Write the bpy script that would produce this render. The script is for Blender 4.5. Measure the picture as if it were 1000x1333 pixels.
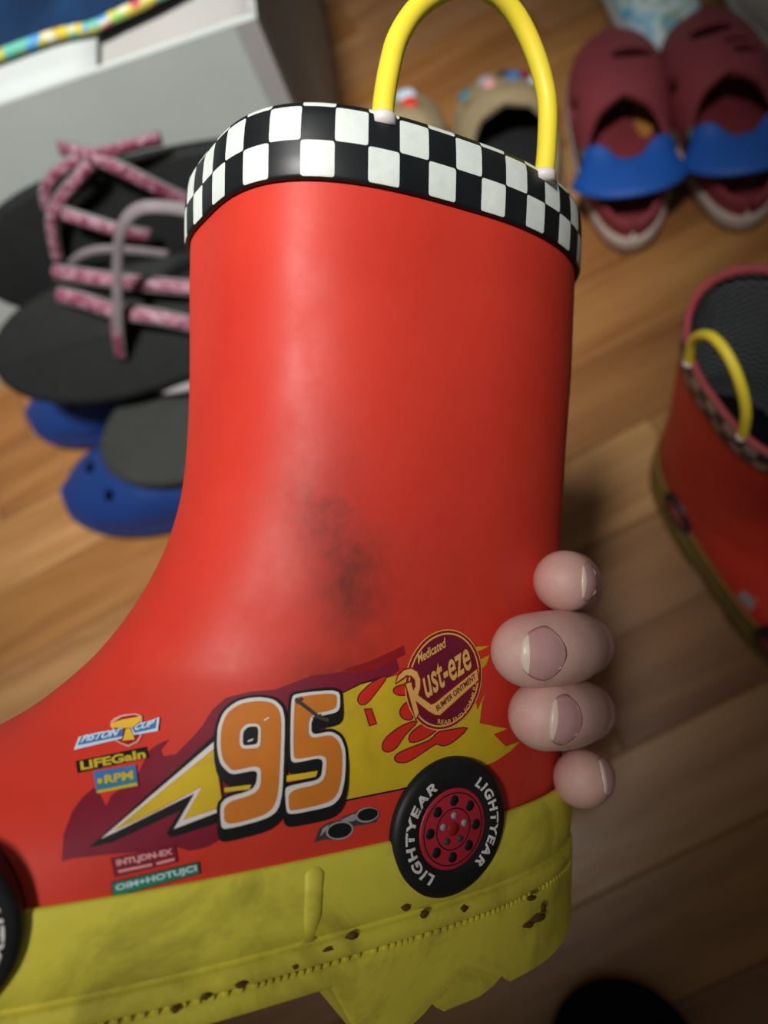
import bpy, bmesh, math, random
import numpy as np
from mathutils import Vector, Matrix
from mathutils.bvhtree import BVHTree
from mathutils.geometry import delaunay_2d_cdt

for o in list(bpy.data.objects): bpy.data.objects.remove(o)
SC = bpy.context.scene
COL = SC.collection
random.seed(7)

# ------------------------------------------------------------------ camera frame
# gravity in camera space (phone tilted and rolled), camera height above the floor
H = 0.475
FPX = 1000.0
_n = Vector((.260, -.383, -1.0)).normalized()
_Z = -_n
_X = Vector((1, 0, 0)); _X = (_X - _X.dot(_Z) * _Z).normalized()
_Y = _Z.cross(_X)
R = Matrix((_X, _Y, _Z))                       # camera space -> world
CAM = Vector((0, 0, H))

cam_d = bpy.data.cameras.new('camera')
cam = bpy.data.objects.new('camera', cam_d)
COL.objects.link(cam)
cam.matrix_world = Matrix.Translation(CAM) @ R.to_4x4()
cam_d.sensor_fit = 'VERTICAL'
cam_d.sensor_height = 36.0
cam_d.sensor_width = 27.0
cam_d.lens = 36.0 * FPX / 1333.0
cam_d.clip_start = .01
cam_d.clip_end = 50
cam_d.dof.use_dof = True
cam_d.dof.focus_distance = .150
cam_d.dof.aperture_fstop = 10.5
SC.camera = cam

# ------------------------------------------------------------------ light
SC.view_settings.view_transform = 'Standard'
SC.view_settings.look = 'None'
SC.view_settings.gamma = 1.0
SC.view_settings.use_curve_mapping = False
SC.view_settings.exposure = 0.0
world = bpy.data.worlds.new('room_air')
SC.world = world
world.use_nodes = True
world.node_tree.nodes['Background'].inputs[0].default_value = (1.0, .93, .84, 1)
world.node_tree.nodes['Background'].inputs[1].default_value = .088

# room lamp above and to the side of the person; its narrow fading cone is made up, in place of the person's shadow
lamp_d = bpy.data.lights.new('room_lamp', 'SPOT')
lamp_d.energy = 182.0; lamp_d.color = (1.0, .975, .93); lamp_d.shadow_soft_size = .10
lamp_d.spot_size = math.radians(32); lamp_d.spot_blend = 1.0
lamp = bpy.data.objects.new('room_lamp', lamp_d); COL.objects.link(lamp)
lamp.location = (-.14, -.12, 1.60)
lamp.rotation_euler = (Vector((-.26, .35, .0)) - Vector(lamp.location)).to_track_quat('-Z', 'Y').to_euler()

# ------------------------------------------------------------------ helpers
def ray(px, py):
    return R @ Vector(((px - 500) / FPX, (667 - py) / FPX, -1.0))
def F(px, py, h=0.0):                          # point of the room at height h
    r = ray(px, py); return CAM + r * ((h - H) / r.z)
def RP(px, py, p0, n):                         # point on a plane
    r = ray(px, py); return CAM + r * ((p0 - CAM).dot(n) / r.dot(n))

def tag(o, label=None, cat=None, group=None, kind=None):
    if label: o['label'] = label
    if cat: o['category'] = cat
    if group: o['group'] = group
    if kind: o['kind'] = kind
    return o
def empty(name, mat=None):
    o = bpy.data.objects.new(name, None); COL.objects.link(o)
    o.empty_display_size = .02
    if mat is not None: o.matrix_world = mat
    return o
def mk(name, V, Fc, mats, parent=None, smooth=True, fmat=None):
    me = bpy.data.meshes.new(name)
    me.from_pydata([tuple(v) for v in V], [], Fc)
    if not isinstance(mats, (list, tuple)): mats = [mats]
    for m in mats: me.materials.append(m)
    if fmat: me.polygons.foreach_set('material_index', fmat)
    me.update()
    bm = bmesh.new(); bm.from_mesh(me)
    bmesh.ops.recalc_face_normals(bm, faces=bm.faces) if not name.endswith('_print') else None
    bm.to_mesh(me); bm.free()
    if smooth: me.polygons.foreach_set('use_smooth', [True] * len(me.polygons))
    o = bpy.data.objects.new(name, me); COL.objects.link(o)
    if parent is not None: o.parent = parent
    return o
def link(name, me, parent=None):
    o = bpy.data.objects.new(name, me); COL.objects.link(o)
    if parent is not None: o.parent = parent
    return o
def loft(rings, cap0=False, cap1=False, closed=True):
    n = len(rings[0]); V = [p for r in rings for p in r]; Fc = []
    for i in range(len(rings) - 1):
        for j in range(n if closed else n - 1):
            k = (j + 1) % n
            Fc.append((i * n + j, i * n + k, (i + 1) * n + k, (i + 1) * n + j))
    if cap0: Fc.append(tuple(range(n))[::-1])
    if cap1: Fc.append(tuple((len(rings) - 1) * n + j for j in range(n)))
    return V, Fc
def catmull(pts, per):
    pts = [Vector(p) for p in pts]; out = []
    for i in range(len(pts) - 1):
        p0 = pts[max(i - 1, 0)]; p1 = pts[i]; p2 = pts[i + 1]; p3 = pts[min(i + 2, len(pts) - 1)]
        for k in range(per):
            t = k / per
            out.append(.5 * ((2 * p1) + (p2 - p0) * t + (2 * p0 - 5 * p1 + 4 * p2 - p3) * t * t + (3 * p1 - p0 - 3 * p2 + p3) * t ** 3))
    out.append(pts[-1]); return out
def tube(pts, rad, seg=12, flat=1.0, up=None, cap=True):
    """sweep; rad number or list; flat squeezes the section along `up`"""
    pts = [Vector(p) for p in pts]; rings = []
    nrm = None
    for i, p in enumerate(pts):
        t = (pts[min(i + 1, len(pts) - 1)] - pts[max(i - 1, 0)]).normalized()
        if up is not None: a = (Vector(up) - Vector(up).dot(t) * t).normalized()
        else:
            if nrm is None:
                nrm = t.orthogonal().normalized()
            a = (nrm - nrm.dot(t) * t).normalized(); nrm = a
        b = t.cross(a)
        r = rad[i] if isinstance(rad, (list, tuple)) else rad
        rings.append([p + (a * math.cos(2 * math.pi * k / seg) * flat + b * math.sin(2 * math.pi * k / seg)) * r for k in range(seg)])
    return loft(rings, cap, cap)
def capsule_mesh(bm, pts, rads, seg=16):
    """rounded, tapering limb through joints"""
    P = [Vector(p) for p in pts]
    n = len(P); path = catmull(P, 8)
    rr = catmull([(r, 0, 0) for r in rads], 8)
    path = list(path); rr = [r.x for r in rr]
    t0 = (path[0] - path[1]).normalized(); t1 = (path[-1] - path[-2]).normalized()
    pre = [(path[0] + t0 * rr[0] * math.sin(a), rr[0] * math.cos(a)) for a in (1.45, 1.2, .9, .6, .3)]
    post = [(path[-1] + t1 * rr[-1] * math.sin(a), rr[-1] * math.cos(a)) for a in (.3, .6, .9, 1.2, 1.45)]
    allp = [p for p, _ in pre] + path + [p for p, _ in post]
    allr = [r for _, r in pre] + rr + [r for _, r in post]
    V, Fc = tube(allp, allr, seg)
    vs = [bm.verts.new(v) for v in V]
    for f in Fc: bm.faces.new([vs[i] for i in f])

# ------------------------------------------------------------------ materials
def lin(c):
    return tuple(((x / 255) / 12.92 if x / 255 <= .04045 else ((x / 255 + .055) / 1.055) ** 2.4) for x in c) + (1,)
class NT:
    def __init__(s, name):
        s.m = bpy.data.materials.new(name); s.m.use_nodes = True
        s.t = s.m.node_tree; s.b = s.t.nodes['Principled BSDF']
    def n(s, typ, **kw):
        x = s.t.nodes.new(typ)
        for k, v in kw.items():
            if k.startswith('i_'):
                key = k[2:]; key = int(key) if key.isdigit() else key
                x.inputs[key].default_value = v
            else: setattr(x, k, v)
        return x
    def l(s, a, b): s.t.links.new(a, b)
    def coord(s, which='Object'): return s.n('ShaderNodeTexCoord').outputs[which]
    def noise(s, vec, scale, detail=4, rough=.55, dist=0):
        x = s.n('ShaderNodeTexNoise'); s.l(vec, x.inputs['Vector'])
        x.inputs['Scale'].default_value = scale; x.inputs['Detail'].default_value = detail
        x.inputs['Roughness'].default_value = rough; x.inputs['Distortion'].default_value = dist
        return x.outputs['Fac']
    def ramp(s, fac, stops):
        x = s.n('ShaderNodeValToRGB'); s.l(fac, x.inputs[0])
        e = x.color_ramp.elements
        while len(e) < len(stops): e.new(.5)
        for k, (p, c) in enumerate(stops): e[k].position = p; e[k].color = c if len(c) == 4 else tuple(c) + (1,)
        return x.outputs[0]
    def mix(s, fac, a, b, blend='MIX'):
        x = s.n('ShaderNodeMix', data_type='RGBA', blend_type=blend)
        for sock, v in ((0, fac), (6, a), (7, b)):
            if hasattr(v, 'is_linked'): s.l(v, x.inputs[sock])
            else: x.inputs[sock].default_value = v
        return x.outputs[2]
    def math(s, op, a, b=0.0):
        x = s.n('ShaderNodeMath', operation=op)
        for k, v in ((0, a), (1, b)):
            if hasattr(v, 'is_linked'): s.l(v, x.inputs[k])
            else: x.inputs[k].default_value = v
        return x.outputs[0]
    def bump(s, h, strength=.3, dist=.001):
        x = s.n('ShaderNodeBump'); x.inputs['Strength'].default_value = strength; x.inputs['Distance'].default_value = dist
        s.l(h, x.inputs['Height']); s.l(x.outputs[0], s.b.inputs['Normal'])
    def fin(s, col=None, rough=.5, spec=.5):
        if col is not None:
            if hasattr(col, 'is_linked'): s.l(col, s.b.inputs['Base Color'])
            else: s.b.inputs['Base Color'].default_value = col
        if hasattr(rough, 'is_linked'): s.l(rough, s.b.inputs['Roughness'])
        else: s.b.inputs['Roughness'].default_value = rough
        s.b.inputs['Specular IOR Level'].default_value = spec
        return s.m
def plain(name, rgb, rough=.55, spec=.4, var=.12, scale=60, bump=0):
    t = NT(name); c = lin(rgb); co = t.coord()
    f = t.noise(co, scale, 3)
    d = tuple(x * (1 - var) for x in c[:3]) + (1,); b = tuple(min(1, x * (1 + var)) for x in c[:3]) + (1,)
    col = t.ramp(f, [(.3, d), (.7, b)])
    if bump: t.bump(f, bump, .0006)
    return t.fin(col, rough, spec)

M = {}
# red rubber with soft dark scuffs at fixed spots of the shaft
def red_rubber(name, scuffs):
    t = NT(name); co = t.coord()
    base = t.ramp(t.noise(co, 30, 4), [(.3, lin((196, 48, 34))), (.7, lin((206, 56, 40)))])
    grime = t.ramp(t.noise(co, 55, 6, .7), [(.44, (0, 0, 0, 1)), (.72, (1, 1, 1, 1))])
    fine = t.ramp(t.noise(co, 420, 4, .7), [(.35, (.3, .3, .3, 1)), (.75, (1, 1, 1, 1))])
    sep = t.n('ShaderNodeSeparateXYZ'); t.l(co, sep.inputs[0])
    tot = None
    for (u, v, su, sv, a) in scuffs:
        du = t.math('DIVIDE', t.math('SUBTRACT', sep.outputs[0], u), su)
        dv = t.math('DIVIDE', t.math('SUBTRACT', sep.outputs[2], v), sv)
        r2 = t.math('ADD', t.math('MULTIPLY', du, du), t.math('MULTIPLY', dv, dv))
        g = t.math('MULTIPLY', t.math('POWER', 2.718, t.math('MULTIPLY', r2, -1.0)), a)
        tot = g if tot is None else t.math('ADD', tot, g)
    near = t.math('LESS_THAN', sep.outputs[1], .03)
    if tot is not None:
        k = t.math('MULTIPLY', t.math('MULTIPLY', tot, near), t.math('ADD', t.math('MULTIPLY', t.n('ShaderNodeRGBToBW').outputs[0], 0), 1.0))
        k = t.math('MULTIPLY', k, t.math('ADD', t.math('MULTIPLY', grime, .55), .40))
        k = t.math('MINIMUM', t.math('MULTIPLY', k, t.math('ADD', t.math('MULTIPLY', fine, .4), .6)), .85)
        base = t.mix(k, base, lin((78, 26, 22)))
    dust = t.math('MULTIPLY', grime, .10)
    base = t.mix(dust, base, lin((150, 60, 48)))
    t.bump(t.noise(co, 700, 2), .05, .0003)
    return t.fin(base, t.ramp(t.noise(co, 90, 4), [(.3, (.48,) * 3), (.7, (.62,) * 3)]), .38)
M['red'] = red_rubber('red_rubber', [(-.009, .000, .006, .014, .8), (-.003, -.016, .007, .014, .85), (-.010, -.032, .007, .005, .9), (.0, -.034, .006, .004, .7), (.010, -.012, .012, .012, .28), (.006, -.036, .012, .006, .35)])
M['red_plain'] = red_rubber('red_rubber_mate', [(.0, -.03, .01, .01, .5)])

def yellow_rubber(name, base_rgb, dirt=1.0):
    t = NT(name); co = t.coord()
    a = t.ramp(t.noise(co, 45, 5, .6), [(.25, lin(tuple(int(x * .90) for x in base_rgb))), (.7, lin(base_rgb))])
    spots = t.ramp(t.noise(co, 260, 5, .75), [(.64, (0, 0, 0, 1)), (.74, (1, 1, 1, 1))])
    patch = t.ramp(t.noise(co, 40, 5, .65, .8), [(.46, (0, 0, 0, 1)), (.66, (1, 1, 1, 1))])
    k = t.math('MULTIPLY', t.math('ADD', t.math('MULTIPLY', spots, .6), .30 * dirt), patch)
    a = t.mix(t.math('MINIMUM', t.math('MULTIPLY', k, dirt), .8), a, lin((70, 58, 24)))
    t.bump(t.noise(co, 180, 4), .12, .0005)
    return t.fin(a, .52, .38)
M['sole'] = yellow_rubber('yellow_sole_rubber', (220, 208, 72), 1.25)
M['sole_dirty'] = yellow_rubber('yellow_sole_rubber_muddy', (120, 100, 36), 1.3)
M['handle'] = plain('yellow_handle_rubber', (240, 218, 60), .45, .4, .05, 120)
M['mud'] = plain('dried_mud', (84, 66, 34), .9, .1, .3, 300)
M['lining'] = None
def lining():
    t = NT('black_honeycomb_lining'); co = t.coord('UV')
    w = t.n('ShaderNodeTexWave', wave_type='BANDS', bands_direction='Y', wave_profile='SIN')
    mp = t.n('ShaderNodeMapping'); t.l(co, mp.inputs[0])
    sep = t.n('ShaderNodeSeparateXYZ'); t.l(co, sep.inputs[0])
    # interlocking rows of small scallops
    x = t.math('MULTIPLY', sep.outputs[0], 1.0); y = t.math('MULTIPLY', sep.outputs[1], 1.0)
    zig = t.math('MULTIPLY', t.math('SINE', t.math('MULTIPLY', x, 6.283)), .22)
    hgt = t.math('SINE', t.math('MULTIPLY', t.math('ADD', y, zig), 6.283))
    t.bump(hgt, 1.0, .0016)
    return t.fin(t.ramp(t.math('ADD', t.math('MULTIPLY', hgt, .5), .5), [(.2, lin((46, 50, 52))), (.9, lin((150, 156, 158)))]), .7, .3)
M['lining'] = lining()
def checker(name, white, black):
    t = NT(name); uv = t.coord('UV')
    sep = t.n('ShaderNodeSeparateXYZ'); t.l(uv, sep.inputs[0])
    a = t.math('FLOOR', sep.outputs[0]); b = t.math('FLOOR', sep.outputs[1])
    ch = t.math('ABSOLUTE', t.math('MODULO', t.math('ADD', a, b), 2.0))
    # slightly rounded, inset squares
    fx = t.math('ABSOLUTE', t.math('SUBTRACT', t.math('FRACT', sep.outputs[0]), .5))
    fy = t.math('ABSOLUTE', t.math('SUBTRACT', t.math('FRACT', sep.outputs[1]), .5))
    e = t.math('ADD', t.math('POWER', t.math('MULTIPLY', fx, 2.0), 14.0), t.math('POWER', t.math('MULTIPLY', fy, 2.0), 14.0))
    inside = t.math('LESS_THAN', e, .93)
    lo = t.math('GREATER_THAN', sep.outputs[1], 0.0); hi = t.math('LESS_THAN', sep.outputs[1], 2.62)
    k = t.math('MULTIPLY', t.math('MULTIPLY', ch, inside), t.math('MULTIPLY', lo, hi))
    co = t.coord()
    sm = t.ramp(t.noise(co, 160, 5, .7), [(.3, lin(white)), (.75, lin(tuple(int(x * .9) for x in white)))])
    bk = t.ramp(t.noise(co, 120, 4), [(.3, lin(black)), (.8, lin(tuple(x + 11 for x in black)))])
    return t.fin(t.mix(k, bk, sm), .42, .45)
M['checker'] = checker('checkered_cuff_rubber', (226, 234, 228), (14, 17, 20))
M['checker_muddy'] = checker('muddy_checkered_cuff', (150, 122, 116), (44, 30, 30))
def pr(name, rgb, rough=.45): M[name] = plain(name + '_ink', rgb, rough, .4, .06, 200); return M[name]
pr('p_black', (18, 18, 20)); pr('p_white', (214, 208, 206)); pr('p_orange', (198, 116, 40)); pr('p_maroon', (122, 24, 46))
pr('p_dkred', (140, 22, 26)); pr('p_red', (205, 44, 30)); pr('p_purple', (108, 18, 44)); pr('p_tan', (222, 172, 92)); pr('p_blue', (60, 110, 165))
pr('p_ltblue', (190, 210, 226)); pr('p_gold', (222, 178, 54)); pr('p_teal', (52, 116, 138)); pr('p_green', (34, 128, 92)); pr('p_grey', (150, 146, 148))
pr('p_dgrey', (64, 58, 58)); pr('p_pink', (214, 150, 150)); pr('p_olive', (190, 168, 40))
M['p_yellow'] = yellow_rubber('yellow_flame_ink', (214, 182, 36), .9)
M['tyre'] = plain('black_tyre_rubber', (20, 21, 23), .5, .4, .2, 150)
M['rim'] = plain('red_wheel_ink', (170, 34, 52), .45, .4, .12, 200)

# ------------------------------------------------------------------ floor of laminate strips
def wood():
    t = NT('laminate_wood')
    oi = t.n('ShaderNodeObjectInfo'); co = t.coord()
    mp = t.n('ShaderNodeMapping'); t.l(co, mp.inputs[0]); mp.inputs['Scale'].default_value = (2.2, 26, 1)
    off = t.n('ShaderNodeCombineXYZ'); t.l(t.math('MULTIPLY', oi.outputs['Random'], 37.0), off.inputs[0]); t.l(t.math('MULTIPLY', oi.outputs['Random'], 91.0), off.inputs[1])
    t.l(off.outputs[0], mp.inputs['Location'])
    g1 = t.noise(mp.outputs[0], 2.0, 5, .6, .6); g2 = t.noise(mp.outputs[0], 9.0, 4, .6, .2)
    tone = t.ramp(oi.outputs['Random'], [(0, lin((126, 85, 47))), (.2, lin((156, 112, 63))), (.4, lin((132, 97, 65))), (.55, lin((171, 132, 85))), (.75, lin((137, 92, 48))), (.9, lin((160, 126, 88))), (1, lin((120, 85, 59)))])
    dark = t.mix(t.ramp(g1, [(.35, (0, 0, 0, 1)), (.72, (1, 1, 1, 1))]), tone, (.58, .46, .36, 1), 'MULTIPLY')
    col = t.mix(t.math('MULTIPLY', g2, .35), dark, (.78, .68, .58, 1), 'MULTIPLY')
    t.bump(g2, .08, .0004)
    return t.fin(col, t.ramp(g2, [(.3, (.34,) * 3), (.8, (.46,) * 3)]), .42)
M['wood'] = wood()
def far_boards():
    t = NT('far_laminate'); co = t.coord(); mp = t.n('ShaderNodeMapping'); t.l(co, mp.inputs[0]); mp.inputs['Rotation'].default_value = (0, 0, -math.radians(24.5))
    b = t.n('ShaderNodeTexBrick'); t.l(mp.outputs[0], b.inputs['Vector'])
    b.inputs['Scale'].default_value = 1.0; b.inputs['Brick Width'].default_value = .34; b.inputs['Row Height'].default_value = .058; b.inputs['Mortar Size'].default_value = .0008
    b.inputs['Color1'].default_value = lin((138, 94, 54)); b.inputs['Color2'].default_value = lin((172, 128, 80)); b.inputs['Mortar'].default_value = lin((70, 44, 26))
    return t.fin(b.outputs['Color'], .42, .4)
M['underlay'] = far_boards()
ba = math.radians(24.5)
floor = mk('floor', [(-2.2, -2.2, -.02), (2.2, -2.2, -.02), (2.2, 2.2, -.02), (-2.2, 2.2, -.02), (-2.2, -2.2, -.0022), (2.2, -2.2, -.0022), (2.2, 2.2, -.0022), (-2.2, 2.2, -.0022)],
           [(0, 3, 2, 1), (4, 5, 6, 7), (0, 1, 5, 4), (1, 2, 6, 5), (2, 3, 7, 6), (3, 0, 4, 7)], M['underlay'], smooth=False)
tag(floor, kind='structure')
PW = .058
plank_me = {}
def plank_mesh(L):
    if L in plank_me: return plank_me[L]
    g = .00035; e = .0007; a = L / 2 - g; b = PW / 2 - g
    V = [(sx * a, sy * b, -.002) for sx, sy in ((-1, -1), (1, -1), (1, 1), (-1, 1))]
    V += [(sx * a, sy * b, -e * .6) for sx, sy in ((-1, -1), (1, -1), (1, 1), (-1, 1))]
    V += [(sx * (a - e), sy * (b - e), 0) for sx, sy in ((-1, -1), (1, -1), (1, 1), (-1, 1))]
    Fc = [(8, 9, 10, 11)] + [(i + k, (i + 1) % 4 + k, (i + 1) % 4 + k + 4, i + k + 4) for k in (0, 4) for i in range(4)]
    me = bpy.data.meshes.new('plank'); me.from_pydata(V, [], Fc); me.materials.append(M['wood']); me.update()
    plank_me[L] = me; return me
ca, sa = math.cos(ba), math.sin(ba)
for r_ in range(-22, 30):
    s = -1.7 + random.random() * .3
    while s < 1.5:
        L = random.choice((.26, .31, .36, .42))
        cx, cy = s + L / 2, (r_ + .35) * PW
        wx, wy = cx * ca - cy * sa - .1, cx * sa + cy * ca + .3
        if -1.05 < wx < .85 and -.65 < wy < 1.35:
            o = link('plank', plank_mesh(L), floor); o.location = (wx, wy, 0); o.rotation_euler = (0, 0, ba)
        s += L

# ------------------------------------------------------------------ the rain boot
TH, RO, D0 = math.radians(31), math.radians(2), .141
_u0 = Vector((math.cos(TH), 0, -math.sin(TH))); _v0 = Vector((0, 1, 0)); BW = Vector((math.sin(TH), 0, math.cos(TH)))
BU = _u0 * math.cos(RO) - _v0 * math.sin(RO); BV = _v0 * math.cos(RO) + _u0 * math.sin(RO)
BO = Vector((0, 0, -D0))
def frame(ax, ay, az, loc):
    m = Matrix((ax, ay, az)).transposed().to_4x4(); m.translation = loc; return m
HELD = frame(R @ BU, R @ -BW, R @ BV, CAM + R @ BO)
CL = (HELD.inverted() @ CAM)                    # eye in boot coordinates (x=u, y=-w, z=v)
CLuvw = Vector((CL.x, CL.z, -CL.y))
def pix(px, py):                                # direction in (u,v,w)
    r = Vector(((px - 500) / FPX, (667 - py) / FPX, -1.0))
    return Vector((r.dot(BU), r.dot(BV), r.dot(BW)))
def J(px, py, w):
    d = pix(px, py); return CLuvw + d * ((w - CLuvw.z) / d.z)
def spw(x, e): return math.copysign(abs(x) ** e, x)

FRONT = [(-.066, -.0985), (-.062, -.098), (-.058, -.095), (-.0535, -.088), (-.0495, -.078), (-.046, -.068), (-.0418, -.0585), (-.037, -.051), (-.0285, -.0417), (-.0169, -.0332), (-.0046, -.0277), (.0096, -.0248), (.033, -.0240), (.055, -.0242), (.076, -.0244)]
def table(tb, v):
    if v <= tb[0][0]: return tb[0][1]
    for (a, x), (b, y) in zip(tb, tb[1:]):
        if v <= b:
            t = (v - a) / (b - a); t = t * t * (3 - 2 * t) * .5 + t * .5
            return x + (y - x) * t
    return tb[-1][1]
BACK = [(-.066, .068), (-.05, .068), (-.035, .0672), (-.0095, .0655), (.0126, .067), (.038, .0688), (.076, .0695)]
UC = [(-.06, -.004), (-.045, .006), (-.03, .016), (-.01, .0215), (.08, .0215)]
NFR = [(-.06, 2.5), (-.045, 2.1), (-.03, 2.0), (-.01, 2.3), (.02, 2.7), (.05, 3.2), (.08, 3.3)]
NBK = [(-.06, 2.5), (-.03, 2.2), (0, 2.0), (.08, 2.0)]
WC, HB = -.034, .034
NP = 120
def ring(v, uf, o=0.0, np_=NP):
    ub = table(BACK, v) + o; uf = uf - o; uc = table(UC, v); b = HB + o; nf = table(NFR, v); nb = table(NBK, v)
    out = []
    for k in range(np_):
        ph = 2 * math.pi * k / np_
        c, s = math.cos(ph), math.sin(ph)
        if c >= 0: out.append((uc + (ub - uc) * spw(c, 2 / nb), v, WC + b * spw(s, 2 / nb)))
        else: out.append((uc + (uc - uf) * spw(c, 2 / nf), v, WC + b * spw(s, 2 / nf)))
    return out
prof = catmull([(a, b, 0) for a, b in FRONT], 7)
def uf_at(v):
    for p, q in zip(prof, prof[1:]):
        if p.x <= v <= q.x: return p.y + (q.y - p.y) * (v - p.x) / max(1e-9, q.x - p.x)
    return prof[-1].y
def sole_ring(v, o, np_=NP):
    out = []
    for k in range(np_):
        ph = 2 * math.pi * k / np_; c, s = math.cos(ph), math.sin(ph)
        a = (.068 if c >= 0 else .0985) + o; n = 2.7
        out.append((spw(c, 2 / n) * a, v, WC + (HB + o) * spw(s, 2 / n)))
    return out
def sole_halfwidth(u, o):
    a = (.068 if u >= 0 else .0985) + o
    return (HB + o) * max(0.0, 1 - (abs(u) / a) ** 2.7) ** (1 / 2.7)

def build_boot(matrix, mirror, red, sole_m, cuff_m):
    cv = (lambda p: (p[0], p[2], p[1])) if mirror else (lambda p: (p[0], -p[2], p[1]))
    root = empty('rain_boot', matrix)
    def part(name, V, Fc, mat, parent=root, smooth=True, **kw):
        return mk(name, [cv(p) for p in V], Fc, mat, parent, smooth, **kw)
    # upper
    rings = [ring(p.x, p.y) for p in prof if p.x < .0735]
    V, Fc = loft(rings, cap0=True)
    shaft = part('shaft', V, Fc, red)
    bvh = BVHTree.FromPolygons([Vector(p) for p in V], Fc)
    # back seam: thin raised moulding line up the heel
    V, Fc = tube([(table(BACK, v) + .0001, v, WC) for v in np.linspace(-.055, .058, 24)], .0005, 6)
    part('seam', V, Fc, red)
    # lining and insole
    rin = [ring(v, uf_at(v), -.0022) for v in np.linspace(.0715, -.035, 30)]
    V, Fc = loft(rin)
    o = part('lining', V, Fc, M['lining'])
    uvl = o.data.uv_layers.new(name='UVMap')
    for l in o.data.loops:
        vi = l.vertex_index; i, j = divmod(vi, NP)
        uvl.data[l.index].uv = (j / NP * 40, i / 29 * 22)
    for p in o.data.polygons:                      # seam fix
        us = [uvl.data[i].uv[0] for i in p.loop_indices]
        if max(us) - min(us) > 20:
            for i in p.loop_indices:
                if uvl.data[i].uv[0] < 5: uvl.data[i].uv[0] += 40
    V, Fc = loft([ring(-.0345, uf_at(-.0345), -.0024), ring(-.0365, uf_at(-.0365), -.0024)], True, True)
    part('insole', V, Fc, M['p_black'])
    # checkered cuff
    pf = [(.0598, .0002), (.0597, .0006), (.0600, .0010), (.0605, .0012), (.0640, .0013), (.0680, .0013), (.0710, .0011), (.0727, .0008), (.0738, .0003), (.0742, -.0002), (.0740, -.0011), (.0732, -.0018), (.0705, -.0022), (.0690, -.0023)]
    nq = 168
    rings = [ring(v, uf_at(min(v, .073)), o_, nq) for v, o_ in pf]
    V, Fc = loft(rings)
    cuff = part('cuff', V, Fc, cuff_m)
    mid = [Vector(p) for p in rings[4]]
    arc = [0.0] * (nq + 1)
    k0 = nq // 4
    seq = [(k0 + i) % nq for i in range(nq + 1)]
    # reference: near side, u = -.005 is a square boundary
    kref = min(range(nq // 2), key=lambda k: abs(mid[k].x + .005)); 
    acc = {kref: 0.0}; s = 0.0
    for i in range(1, nq // 2 + 1):
        s += (mid[(kref + i) % nq] - mid[(kref + i - 1) % nq]).length; acc[kref + i] = -s
    s = 0.0
    for i in range(1, nq // 2 + 1):
        s += (mid[(kref - i) % nq] - mid[(kref - i + 1) % nq]).length; acc[kref - i] = s
    pl = [0.0]
    for (a, b), (c, d) in zip(pf, pf[1:]): pl.append(pl[-1] + math.hypot(c - a, d - b))
    z0 = pl[2] + .0001
    uvl = cuff.data.uv_layers.new(name='UVMap')
    def sv(k):
        k = k % nq
        return acc[k] if k in acc else acc[k - nq]
    for p in cuff.data.polygons:
        vs = [cuff.data.vertices[i] for i in p.vertices]
        ks = [i % nq for i in p.vertices]; ss = [sv(k) for k in ks]
        if max(ss) - min(ss) > .05: ss = [x if x > 0 else x + 2 * .15 for x in ss]; ss = [max(ss)] * 4
        for li, vi, s_ in zip(p.loop_indices, p.vertices, ss):
            uvl.data[li].uv = (s_ / .0062 + 41.0, (pl[vi // nq] - z0) / .0065)
    # handles with their little sockets
    hp = [(499, 150), (500, 132), (507, 90), (519, 48), (545, 10), (585, -14), (628, -14), (667, 14), (695, 66), (712, 128), (712, 190), (708, 232)]
    path = [J(x, y, -.0015) for x, y in hp]
    for near in (True, False):
        pp = [Vector((p.x, p.y if near else .066 + (p.y - .066) * .98, p.z if near else 2 * WC - p.z)) for p in path]
        if not near: pp = [Vector((p.x, min(p.y, .2), p.z)) for p in pp]
        V, Fc = tube(catmull(pp, 5), .0021, 14)
        h = part('handle', V, Fc, M['handle'])
        for e, d in ((pp[0], pp[1]), (pp[-1], pp[-2])):
            b0 = Vector((e.x, .0715, e.z)); t = Vector((0, 1, 0))
            V, Fc = tube([b0, b0 + t * .0018, b0 + t * .0022], [.0025, .0025, .0022], 16)
            s_ = part('handle_socket', V, Fc, M['p_white'], parent=h)
    # yellow rand, groove, welt and outsole
    lv = [(-.0606, -.0004), (-.0604, .0005), (-.0610, .0009), (-.0640, .0012), (-.0700, .0014), (-.0736, .0011), (-.0744, .0003), (-.0750, -.0002), (-.0752, .0009), (-.0757, .0016), (-.0783, .0017), (-.0788, .0012), (-.0790, .0005), (-.0793, .0005), (-.0796, .0014), (-.0802, .0017), (-.0830, .0016), (-.0834, .0012)]
    V, Fc = loft([sole_ring(v, o_) for v, o_ in lv], cap1=True)
    sole = part('sole', V, Fc, sole_m)
    # row of moulded stitches in the welt line
    outl = [Vector(p) for p in sole_ring(-.0791, .0012, 600)]
    Vs, Fs = [], []; acc_ = 0
    d_ = .00125
    for i in range(600):
        a, b = outl[i], outl[(i + 1) % 600]; acc_ += (b - a).length
        if acc_ >= d_:
            acc_ = 0; t = (b - a).normalized() * .00033; up = Vector((0, .00055, 0)); n_ = Vector((t.z, 0, -t.x)).normalized()
            if n_.dot(a - Vector((0, a.y, WC))) < 0: n_ = -n_
            base = len(Vs)
            for q in (-t - up, t - up, t + up, -t + up): Vs.append(a + q - n_ * .0008)
            for q in (-t - up, t - up, t + up, -t + up): Vs.append(a + q * .8 + n_ * .0004)
            for f in ((4, 5, 6, 7), (0, 1, 5, 4), (1, 2, 6, 5), (2, 3, 7, 6), (3, 0, 4, 7)): Fs.append(tuple(base + x for x in f))
    st = part('stitching', Vs, Fs, sole_m, parent=sole, smooth=False); st['kind'] = 'stuff'
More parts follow.
